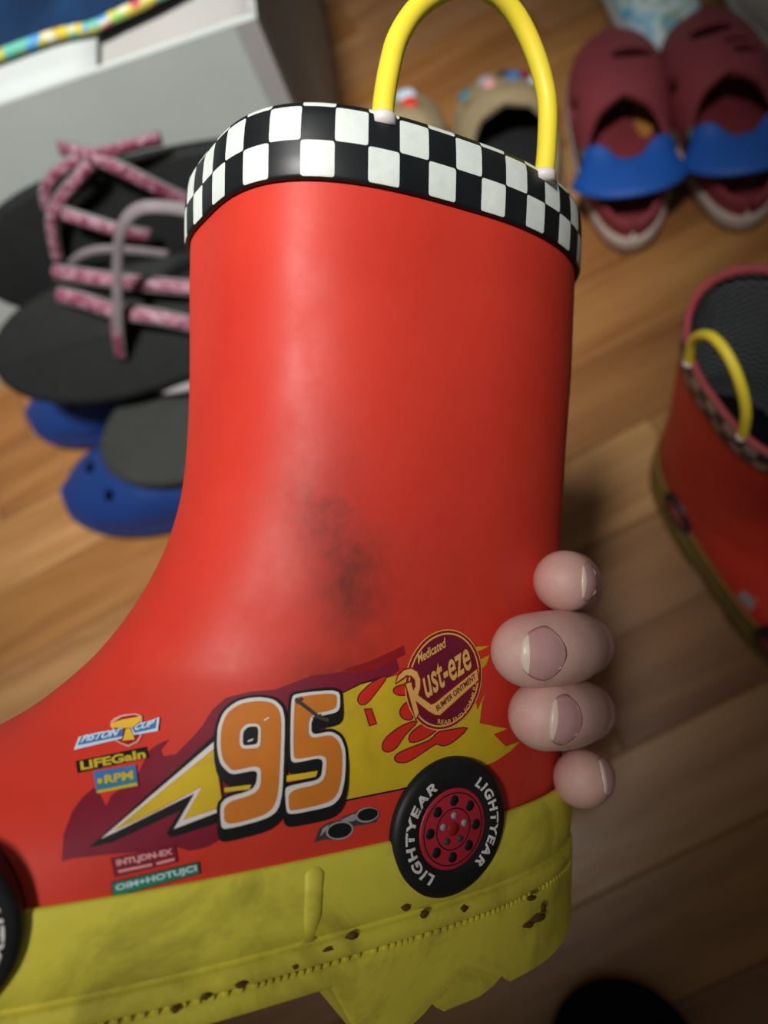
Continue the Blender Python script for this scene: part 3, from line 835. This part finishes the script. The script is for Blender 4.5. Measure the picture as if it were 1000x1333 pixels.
# ------------------------------------------------------------------ mate of the boot, standing on the floor
A = F(885, 455, .168)
toe = (F(1000, 828) - F(842, 585)); toe.z = 0; toe.normalize()
ux = -toe; uy = Vector((0, 0, 1)).cross(ux)
loc = A - ux * .046 - uy * (-.002); loc.z = .0963
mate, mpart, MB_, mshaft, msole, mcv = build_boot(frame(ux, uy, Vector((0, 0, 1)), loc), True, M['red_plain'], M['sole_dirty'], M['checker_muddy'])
tag(mate, 'red rubber rain boot with yellow pull loop standing empty on the wooden floor', 'boot', 'pair of red rain boots')
del mate['group']; del held['group']
V, Fc = loft([ring(v, uf_at(.073), o_, 120) for v, o_ in ((.0738, .0006), (.0746, .0004), (.0748, -.0006), (.0744, -.0020), (.0720, -.0026))])
mpart('rim_edge', V, Fc, plain('worn_red_edge', (150, 62, 66), .6, .3, .15, 80), parent=mate)
wheel(mpart, mcv, mate, .0165, -.06, .0002, False)
wheel(mpart, mcv, mate, -.0713, -.0622, -.0046, False, math.radians(14))
def mate_patch(name, pts, mat):
    # printed patch on the upper of the standing boot, wrapped on its surface from outside
    pv, pf = fill(pts, .0035); V = []
    for u, v in pv:
        h = MB_.ray_cast(Vector((u, v, .1)), Vector((0, 0, -1)))
        p = h[0] if h[0] is not None else Vector((u, v, WC)); n = h[1] if h[0] is not None else Vector((0, 0, 1))
        if n.z < 0: n = -n
        V.append(p + n * .00012)
    mpart(name, V, pf, mat, parent=mshaft)
mate_patch('patch_print', [(-.050, -.056), (-.040, -.057), (-.039, -.050), (-.047, -.048)], M['p_grey'])
mate_patch('patch_print', [(-.072, -.0535), (-.060, -.0500), (-.058, -.0465), (-.068, -.0485)], M['p_white'])

# ------------------------------------------------------------------ clogs and shoes
def outline_w(t, W, heel=.8):
    """half width along the foot, t 0 heel .. 1 toe"""
    e = max(0.0, 1 - abs(2 * t - 1) ** 3.0) ** .5
    return W / 2 * e * (heel + (1 - heel) * min(1, max(0, (t - .15) / .5)))
def clog(name, L, W, loc, ang, upper_m, sole_m, bed_m, label, cat='clog', group=None, strap=None, holes=(), top=.050, yo=.52, wall=.45, zbase=0.0, solez=.018, tilt=(0, 0)):
    rt = Matrix.Translation(Vector(loc)) @ Matrix.Rotation(ang, 4, 'Z') @ Matrix.Rotation(tilt[0], 4, 'X') @ Matrix.Rotation(tilt[1], 4, 'Y')
    root = empty(name, rt); tag(root, label, cat, group)
    ts = [.5 - .5 * math.cos(math.pi * (k + .0) / 72) for k in range(73)]
    def ol(o, z):
        pts = [(max(outline_w(t, W) + o, .0006) if 0 < k < 72 else 0, (t - .5) * (L + 2 * o), z) for k, t in enumerate(ts)]
        return pts + [(-x, y, z) for x, y, z in pts[-2:0:-1]]
    rings = [ol(-.003, 0), ol(0, .003), ol(.0012, .008), ol(.0012, solez - .004), ol(0, solez)]
    V, Fc = loft(rings, True, True); mk('sole', V, Fc, sole_m, root)
    V, Fc = loft([ol(-.004, solez - .001), ol(-.004, solez + .0015), ol(-.007, solez + .002)], False, True); mk('footbed', V, Fc, bed_m, root)
    # upper shell
    NJ = 16; rows = []
    for k, t in enumerate(ts[1:-1] ):
        hw = outline_w(t, W); y = (t - .5) * L
        if t >= yo: pm = math.pi / 2
        else:
            c = min(1.0, ((yo - t) / .12) ** .36) * math.cos(wall * (1 - .35 * max(0, (yo - t) / yo)))
            pm = math.acos(min(1, c))
        h = top * (min(1, max(.0, (1 - t) / .42)) ** .62) if t > .5 else top * (1 - .15 * (0.5 - t))
        h = max(h, .006)
        rows.append([(hw * math.cos(pm * j / NJ), y, solez - .002 + h * math.sin(pm * j / NJ) ** .85) for j in range(NJ + 1)])
    V, Fc = [], []
    for sgn in (1, -1):
        b = len(V)
        for r in rows: V += [(sgn * x, y, z) for x, y, z in r]
        for i in range(len(rows) - 1):
            for j in range(NJ):
                q = (b + i * (NJ + 1) + j, b + i * (NJ + 1) + j + 1, b + (i + 1) * (NJ + 1) + j + 1, b + (i + 1) * (NJ + 1) + j)
                Fc.append(q if sgn > 0 else q[::-1])
    up = mk('upper', V, Fc, upper_m, root)
    bm = bmesh.new(); bm.from_mesh(up.data); bmesh.ops.remove_doubles(bm, verts=bm.verts, dist=.0002)
    bmesh.ops.recalc_face_normals(bm, faces=bm.faces); bm.to_mesh(up.data); bm.free()
    so = up.modifiers.new('t', 'SOLIDIFY'); so.thickness = .0035; so.offset = -1
    cut = None
    if holes:
        bmc = bmesh.new()
        for (hx, hy, rx, ry, rot) in holes:
            n = 18; lo, hi = [], []
            for q in range(n):
                a = 2 * math.pi * q / n; x = rx * spw(math.cos(a), .8); y = ry * spw(math.sin(a), .8)
                X = hx + x * math.cos(rot) - y * math.sin(rot); Y = hy + x * math.sin(rot) + y * math.cos(rot)
                lo.append(bmc.verts.new((X, Y, solez + .006))); hi.append(bmc.verts.new((X, Y, .12)))
            bmc.faces.new(lo[::-1]); bmc.faces.new(hi)
            for q in range(n): bmc.faces.new((lo[q], lo[(q + 1) % n], hi[(q + 1) % n], hi[q]))
        cm = bpy.data.meshes.new('c'); bmc.to_mesh(cm); bmc.free()
        cut = bpy.data.objects.new('c', cm); COL.objects.link(cut); cut.matrix_world = rt
        bo = up.modifiers.new('b', 'BOOLEAN'); bo.operation = 'DIFFERENCE'; bo.object = cut; bo.solver = 'EXACT'
    bpy.context.view_layer.update()
    dg = bpy.context.evaluated_depsgraph_get(); dg.update()
    nm = bpy.data.meshes.new_from_object(up.evaluated_get(dg)); up.modifiers.clear(); up.data = nm
    nm.polygons.foreach_set('use_smooth', [True] * len(nm.polygons))
    try: nm.set_sharp_from_angle(angle=math.radians(40))
    except Exception: pass
    if cut: bpy.data.objects.remove(cut)
    if strap:
        sm, st, sh_, swd = strap                              # material, t position, sag height, width
        y0 = (st - .5) * L; hw = outline_w(st, W); pts = []
        for k in range(25):
            a = math.pi * k / 24
            pts.append((hw * .99 * math.cos(a), y0 - .020 * math.sin(a) + (.007 if k < 12 else .007) * abs(math.cos(a)) ** 4, solez + .020 + sh_ * math.sin(a)))
        V, Fc = [], []
        rr = []
        for k, p in enumerate(pts):
            t = (Vector(pts[min(k + 1, 24)]) - Vector(pts[max(k - 1, 0)])).normalized()
            yv = Vector((0, 1, 0)); yv = (yv - yv.dot(t) * t).normalized(); nn = t.cross(yv)
            ww = swd * (.5 - .0042 * max(0, abs(k - 12) - 8) ** 3); th = .0022
            rr.append([Vector(p) + yv * ww * math.cos(2 * math.pi * q / 14) + nn * th * spw(math.sin(2 * math.pi * q / 14), .6) for q in range(14)])
        V, Fc = loft(rr, True, True); s_ = mk('strap', V, Fc, sm, root)
        for sg in (-1, 1):
            c = Vector((sg * (hw * .99), y0 + .012, solez + .020))
            V, Fc = tube([c - Vector((sg * .004, 0, 0)), c + Vector((sg * .0030, 0, 0)), c + Vector((sg * .0042, 0, 0))], [.0058, .0058, .004], 16)
            mk('rivet', V, Fc, M['p_dgrey'], s_)
    return root
M['maroon'] = plain('maroon_foam', (124, 52, 60), .6, .3, .08, 40)
M['maroon_bed'] = plain('maroon_footbed_foam', (112, 40, 46), .7, .25, .12, 60)
M['royal'] = plain('royal_blue_foam', (15, 43, 98), .5, .35, .08, 40)
M['blue_strap'] = plain('blue_strap_foam', (20, 76, 158), .55, .35, .08, 40)
M['pale_sole'] = plain('pale_grey_foam', (176, 160, 152), .65, .3, .08, 40)
M['khaki'] = plain('khaki_foam', (150, 134, 104), .7, .25, .15, 50)
M['white_foam'] = plain('off_white_foam', (186, 188, 184), .65, .3, .08, 30)
M['black_foam'] = plain('black_foam', (26, 26, 28), .65, .3, .2, 80)
def mottled(name, cols, scale):
    t = NT(name); co = t.coord(); f = t.noise(co, scale, 3, .6, .5)
    return t.fin(t.ramp(f, [(.25 + .5 * k / (len(cols) - 1), lin(c)) for k, c in enumerate(cols)]), .6, .3)
M['skyprint'] = mottled('sky_blue_printed_foam', [(70, 150, 205), (130, 195, 225), (210, 232, 236), (150, 180, 160), (90, 165, 215)], 55)

def mid(a, b): return (a + b) / 2
cw_group = 'pair of maroon clogs with blue straps'
h1, h2 = F(822, 332), F(967, 305)
for k, (h, t2, lb) in enumerate(((h1, F(795, 36, .020), 'maroon foam clog with blue heel strap and orange scuff inside, beside the checkered cuff'), (h2, F(908, 10, .020), 'maroon foam clog with blue heel strap and three vent slots in its toe'))):
    d = t2 - h; d.z = 0; L = d.length; c = h + d / 2; c.z = 0
    ang = math.atan2(d.y, d.x) - math.pi / 2
    hs = [(.010, L * .215, .015, .0075, .12)] if k == 0 else [(-.002, L * .235, .015, .0075, .12), (.010, L * .135, .009, .0035, .15), (.014, L * .075, .009, .0038, .15)]
    hs.append((-.036 if k == 0 else -.036, L * .06, .006, .009, .2))
    cl = clog('clog', L, .076, c, ang, M['maroon'], M['pale_sole'], M['maroon_bed'], lb, 'clog', None, (M['blue_strap'], .235, .008, .034), hs, .036, .46, .55)
    if k == 0:
        V, Fc = [], []
        rr = [[(.016 + .007 * s * math.cos(2 * math.pi * q / 16), .004 + .020 * s * math.sin(2 * math.pi * q / 16), .0205 + z) for q in range(16)] for s, z in ((1, 0), (.9, .0006))]
        V, Fc = loft(rr, False, True); mk('footbed_mark', V, Fc, plain('worn_tan_mark', (164, 108, 48), .7, .2, .2, 90), cl)

# khaki clogs with charms behind the pull loop
for k, (tp, hl, lb) in enumerate(((F(638, 84, .03), F(672, 240), 'khaki foam clog dotted with small charms standing behind the yellow pull loop'), (F(508, 112, .03), F(536, 260), 'khaki foam clog with silver and red charms, mostly behind the checkered cuff'))):
    d = hl - tp; d.z = 0; L = .150; d.normalize(); t0 = Vector((tp.x, tp.y, 0)); c = t0 + d * L / 2
    ang = math.atan2(-d.y, -d.x) - math.pi / 2
    hs = [(-.020, .048, .0035, .0035, 0), (-.003, .054, .0035, .0035, 0), (.016, .046, .0035, .0035, 0), (-.024, .022, .0035, .0035, 0), (.022, .026, .003, .003, 0)]
    cl = clog('clog', L, .080, c, ang, M['khaki'], M['khaki'], M['black_foam'], lb, 'clog', None, None, hs, .042, .50, .45)
    ch = [(-.024, .038, .0055, 'p_teal'), (-.008, .040, .006, 'p_grey'), (.006, .042, .005, 'p_dgrey'), (.012, .034, .0055, 'p_blue'), (.020, .036, .005, 'p_maroon'), (-.006, .030, .0045, 'p_pink'), (.026, .030, .005, 'p_ltblue')] if k == 0 else [(.012, .042, .0075, 'p_ltblue'), (.014, .026, .006, 'p_red'), (.004, .046, .006, 'p_grey')]
    for cx, cy, rr_, mt in ch:
        t = cy / L + .5; hw = outline_w(t, .074); ph = math.acos(max(-1, min(1, cx / hw)))
        hh = .042 * (min(1, (1 - t) / .42) ** .62); z = .016 + hh * math.sin(ph) ** .85
        V, Fc = tube([(cx, cy, z - .002), (cx, cy, z + .002), (cx, cy, z + .003)], [rr_, rr_, rr_ * .7], 14); mk('charm', V, Fc, M[mt], cl)

# blue clogs under the sandals
for tp, dr_, lb in ((F(80, 640, .02), Vector((.97, .05, 0)), 'royal blue foam clog lying on the wooden floor under the grey slipper'), (F(34, 538, .02), Vector((.97, .16, 0)), 'royal blue foam clog lying under the toe of the black sandal')):
    dr_.normalize(); t0 = Vector((tp.x, tp.y, 0)); L = .19; c = t0 + dr_ * L / 2
    ang = math.atan2(-dr_.y, -dr_.x) - math.pi / 2
    clog('clog', L, .080, c, ang, M['royal'], M['royal'], M['royal'], lb, 'clog', None, None, [(.006, .060, .0055, .0042, .5), (-.020, .040, .004, .004, 0), (.026, .035, .004, .004, 0)], .038, .30, .5)

# shoes at the far edge
def far_clog(tp, ang, L, W, um, lb, cat, top=.045):
    c = Vector((tp.x, tp.y, 0)); clog('shoe', L, W, c, ang, um, M['white_foam'], M['black_foam'], lb, cat, None, None, (), top, .5, .4)
far_clog(F(838, -20, .02), math.radians(195), .150, .060, M['skyprint'], 'light blue patterned shoe lying between the toes of the maroon clogs', 'shoe', .03)
far_clog(F(715, -135, .02), math.radians(200), .17, .07, M['black_foam'], 'black shoe lying behind the light blue patterned shoe', 'shoe')
far_clog(F(1065, 10, .02), math.radians(20), .19, .085, M['white_foam'], 'pale grey shoe at the outer side of the maroon clogs', 'shoe')

# ------------------------------------------------------------------ storage box with cloth and papers
ex = Vector((.991, .136, 0)).normalized(); ey = Vector((-.136, .991, 0)).normalized(); ezz = Vector((0, 0, 1))
B0 = Vector((-.1297, .378, 0))
BL, BD, BH, TK = .46, .30, .222, .0035
def cardboard(name, rgb):
    t = NT(name); co = t.coord()
    f = t.noise(co, 14, 4); g = t.noise(co, 240, 2)
    c = lin(rgb); d = tuple(x * .9 for x in c[:3]) + (1,)
    t.bump(g, .08, .0004)
    return t.fin(t.ramp(f, [(.3, d), (.7, c)]), .7, .3)
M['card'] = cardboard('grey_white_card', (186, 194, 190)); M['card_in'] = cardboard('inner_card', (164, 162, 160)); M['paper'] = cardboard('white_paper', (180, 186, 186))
box = empty('storage_box', frame(ex, ey, ezz, B0)); tag(box, 'open grey-white cardboard storage box with sandals leaning on its front', 'box')
def slab(name, x0, x1, y0, y1, z0, z1, mat, parent, bev=.0008):
    bm = bmesh.new(); bmesh.ops.create_cube(bm, size=1)
    for v in bm.verts: v.co = ((x0 + x1) / 2 + v.co.x * (x1 - x0), (y0 + y1) / 2 + v.co.y * (y1 - y0), (z0 + z1) / 2 + v.co.z * (z1 - z0))
    if bev: bmesh.ops.bevel(bm, geom=bm.edges[:], offset=bev, segments=2, affect='EDGES')
    me = bpy.data.meshes.new(name); bm.to_mesh(me); bm.free(); me.materials.append(mat)
    return link(name, me, parent)
slab('front_panel', -BL, 0, 0, TK, 0, BH, M['card'], box)
slab('back_panel', -BL, 0, BD - TK, BD, 0, BH, M['card'], box)
slab('side_panel', -TK, 0, TK, BD - TK, 0, BH, M['card_in'], box)
slab('side_panel', -BL, -BL + TK, TK, BD - TK, 0, BH, M['card_in'], box)
slab('bottom_panel', -BL + TK, -TK, TK, BD - TK, 0, TK, M['card_in'], box)
slab('corner_tape', -.012, .0006, -.0006, .0, .0, BH - .001, M['card_in'], box, 0)
slab('corner_tape', .0, .0006, .0, .016, .0, BH - .001, M['card'], box, 0)
# packing paper inside
def sheet(name, w2l, x0, x1, y0, y1, zf, mat, nx=30, ny=24):
    V = [Vector((x0 + (x1 - x0) * i / nx, y0 + (y1 - y0) * j / ny, 0)) for j in range(ny + 1) for i in range(nx + 1)]
    for v in V: v.z = zf(v.x, v.y)
    Fc = [(j * (nx + 1) + i, j * (nx + 1) + i + 1, (j + 1) * (nx + 1) + i + 1, (j + 1) * (nx + 1) + i) for j in range(ny) for i in range(nx)]
    o = mk(name, V, Fc, mat, None); o.matrix_world = w2l
    m = o.modifiers.new('t', 'SOLIDIFY'); m.thickness = .0015
    return o
bmx = frame(ex, ey, ezz, B0)
o = sheet('packing_paper', bmx, -BL + .006, -.006, .006, BD - .006, lambda x, y: .2115 + .0022 * math.sin(x * 19 + y * 11) + .0018 * math.sin(x * 43 - y * 31), M['card_in'])
tag(o, 'crumpled grey packing paper filling the open storage box', 'paper')
o = sheet('paper_card', bmx, -.40, -.094, .011, .120, lambda x, y: .2170 + .0006 * math.sin(x * 12), M['paper'], 16, 8)
tag(o, 'plain white card lying on packing paper inside the storage box', 'card')
def denim():
    t = NT('navy_cloth'); co = t.coord(); f = t.noise(co, 22, 4); g = t.noise(co, 900, 2)
    t.bump(g, .3, .0006); return t.fin(t.ramp(f, [(.3, lin((12, 30, 56))), (.75, lin((20, 52, 88)))]), .85, .15)
M['navy'] = denim()
def beads():
    t = NT('multicolour_trim'); co = t.coord()
    v = t.n('ShaderNodeTexVoronoi'); v.inputs['Scale'].default_value = 170; t.l(co, v.inputs['Vector'])
    sp = t.n('ShaderNodeSeparateColor'); t.l(v.outputs['Color'], sp.inputs[0])
    x = t.n('ShaderNodeValToRGB'); t.l(sp.outputs[0], x.inputs[0]); x.color_ramp.interpolation = 'CONSTANT'
    e = x.color_ramp.elements
    cs = [(0, (190, 176, 60)), (.25, (90, 170, 150)), (.42, (70, 140, 200)), (.58, (200, 196, 170)), (.72, (176, 50, 60)), (.84, (140, 186, 90))]
    while len(e) < len(cs): e.new(.5)
    for k, (p, c) in enumerate(cs): e[k].position = p; e[k].color = lin(c)
    return t.fin(x.outputs[0], .5, .4)
M['trim'] = beads()
# garment: folded mound whose hem carries the trim
hem_px = [(-60, 92), (0, 70), (40, 55), (80, 42), (120, 34), (150, 20), (172, 10), (200, -4), (240, -26)]
hem = [F(x, y, .2220) for x, y in hem_px]
inv = bmx.inverted(); hl_ = [inv @ p for p in catmull(hem, 6)]
gar = empty('garment', bmx); tag(gar, 'dark navy cloth garment with multicoloured beaded hem inside the storage box', 'garment')
rows = []
for s in range(14):
    q = s / 13
    rows.append([Vector((p.x, p.y + (BD - .012 - p.y) * q, .2205 + .018 * math.sin(min(1, q * 2.2) * math.pi / 2) - .012 * q + .003 * math.sin(p.x * 60 + q * 9))) for p in hl_])
V, Fc = loft(rows, closed=False); g = mk('cloth', V, Fc, M['navy'], gar); m = g.modifiers.new('t', 'SOLIDIFY'); m.thickness = .003
V, Fc = tube([p + Vector((0, -.001, .0)) for p in hl_], .0030, 10); mk('beaded_hem', V, Fc, M['trim'], gar)

# ------------------------------------------------------------------ sandals leaning on the box
M['sandal'] = plain('black_sandal_foam', (19, 21, 21), .7, .2, .15, 60)
M['slip'] = plain('charcoal_slipper_foam', (40, 42, 40), .75, .2, .12, 60)
M['strap_edge'] = plain('grey_strap', (112, 104, 108), .6, .3, .1, 120)
M['strap_pale'] = plain('pale_grey_strap', (132, 128, 130), .6, .3, .1, 120)
def glitter():
    t = NT('pink_glitter_strap'); co = t.coord()
    v = t.n('ShaderNodeTexVoronoi'); v.inputs['Scale'].default_value = 420; t.l(co, v.inputs['Vector'])
    sp = t.n('ShaderNodeSeparateColor'); t.l(v.outputs['Color'], sp.inputs[0])
    t.bump(sp.outputs[1], .6, .001)
    return t.fin(t.ramp(sp.outputs[0], [(.1, lin((92, 34, 56))), (.5, lin((124, 62, 82))), (.9, lin((150, 118, 132)))]), .5, .4)
M['glitter'] = glitter()
def sandal(label, name, ex_, lean, c, L, W, th, mat, cat='sandal', flip=1, group=None):
    """sole: x long axis (toe at -x), y across, z up off the footbed"""
    x = Vector(ex_).normalized(); yb = Vector((0, 0, 1)).cross(x).normalized()
    y = (yb * math.cos(lean) + Vector((0, 0, 1)) * math.sin(lean)).normalized(); z = x.cross(y)
    root = empty(name, frame(x, y, z, c)); tag(root, label, cat, group)
    ts = [.5 - .5 * math.cos(math.pi * k / 40) for k in range(41)]
    def ol(o, zz):
        pts = [(-(t - .5) * (L + 2 * o), (outline_w(t, W, .78) + o) if 0 < k < 40 else 0, zz) for k, t in enumerate(ts)]
        return pts + [(a, -b, zz) for a, b, _ in pts[-2:0:-1]]
    V, Fc = loft([ol(-.002, -th), ol(0, -th + .002), ol(0, -.003), ol(-.0012, -.0008), ol(-.004, 0)], True, True)
    mk('sole', V, Fc, mat, root)
    inv_ = root.matrix_world.inverted()
    def strap(pts, wd, kinds, name_='strap'):
        P = [inv_ @ RP(px, py, c + z * hh, z) for px, py, hh in pts]
        P = catmull(P, 6)
        V, Fc = tube(P, wd, 12, .38, (0, 0, 1)); s_ = mk(name_, V, Fc, M[kinds[0]], root)
        if len(kinds) > 1:
            V, Fc = tube([p + Vector((0, 0, wd * .30)) for p in P], wd * .72, 10, .35, (0, 0, 1)); mk('strap_facing', V, Fc, M[kinds[1]], s_)
        return s_
    return root, strap
nb = -ey
# rear sandal: almost upright against the box
def on_box(px, py, out, hgt):
    p = RP(px, py, B0 + nb * out, nb); return p
def center_on(px, py, out, h):
    """point at height h and distance `out` in front of the box, beneath pixel column px"""
    p = RP(px, py, B0 + nb * out, nb); return Vector((p.x, p.y, h))
c1 = RP(200, 300, B0 + nb * .036, nb)
s1, st1 = sandal('black sandal with pink glitter straps propped steeply against the storage box', 'sandal', ex, math.radians(68), c1, .25, .088, .014, M['sandal'])
c2 = RP(216, 418, B0 + nb * .080, nb)
s2, st2 = sandal('black sandal with pink glitter straps on top of the blue clogs', 'sandal', ex, math.radians(38), c2, .25, .082, .015, M['sandal'])
gs = ('strap_edge', 'glitter')
st1([(78, 192, .002), (110, 200, .010), (160, 222, .014), (210, 247, .012), (262, 270, .004)], .0048, gs)
st1([(88, 196, .008), (130, 200, .012), (165, 190, .012), (210, 180, .006)], .0042, gs)
st1([(105, 208, .012), (75, 225, .012), (60, 250, .010), (64, 275, .006)], .0040, gs)
st1([(118, 214, .014), (100, 235, .014), (78, 262, .012), (68, 290, .010), (76, 340, .004)], .0040, gs)
st1([(82, 278, .012), (120, 290, .016), (160, 302, .016), (195, 308, .010)], .0050, gs)
st1([(92, 345, .004), (112, 330, .014), (150, 325, .016), (220, 332, .010)], .0028, ('strap_edge',))
st2([(70, 354, .004), (110, 360, .012), (160, 367, .014), (210, 372, .014), (275, 378, .008)], .0050, gs)
st2([(76, 384, .004), (110, 392, .012), (150, 405, .014), (205, 413, .014), (275, 428, .008)], .0052, gs)
st2([(158, 468, .002), (154, 420, .020), (153, 350, .040), (158, 300, .058), (178, 274, .066), (215, 270, .066), (275, 280, .060)], .0034, ('strap_edge',))
st2([(158, 466, .003), (154, 440, .013), (152, 405, .018)], .0042, gs, 'strap')
c3 = F(305, 520, .066)
s3, st3 = sandal('charcoal grey slipper with pale strap lying across the blue clogs', 'slipper', (.93, .30, 0), math.radians(10), c3, .20, .085, .014, M['slip'], 'slipper')
st3([(206, 500, .004), (222, 502, .010), (262, 495, .012)], .0062, ('strap_pale',))

# ------------------------------------------------------------------ black sock toe of the person standing there
tipp = F(800, 1272, .012)
rows = []
V, Fc = [], []
for k in range(34):
    q = (k / 33) ** 2; y = tipp.y - q * .23
    s = math.sqrt(max(0.0004, 1 - (1 - min(1, q / .17)) ** 2.0))
    wd = .038 * s * (1 - .10 * max(0, q - .35)); hh = (.036 + .050 * max(0, q - .25)) * (.10 + .90 * s); zc = .015
    bumps = .0035 * math.exp(-((q - .02) / .06) ** 2)
    ringp = []
    for j in range(28):
        a = 2 * math.pi * j / 28; x = wd * spw(math.cos(a), .85); z = max(0, zc * (1 - s) + hh / 2 * s + hh / 2 * spw(math.sin(a), .85))
        ringp.append((tipp.x + .010 * q + x, y + 0, z + .0008))
    rows.append(ringp)
V, Fc = loft(rows, True, True)
def knit():
    t = NT('black_knit'); co = t.coord(); t.bump(t.noise(co, 700, 2), .4, .0008)
    return t.fin(lin((13, 13, 14)), .95, .1)
sock = mk('sock', V, Fc, knit()); tag(sock, 'black sock-clad toe resting on the wooden floor below the boot heel', 'sock')
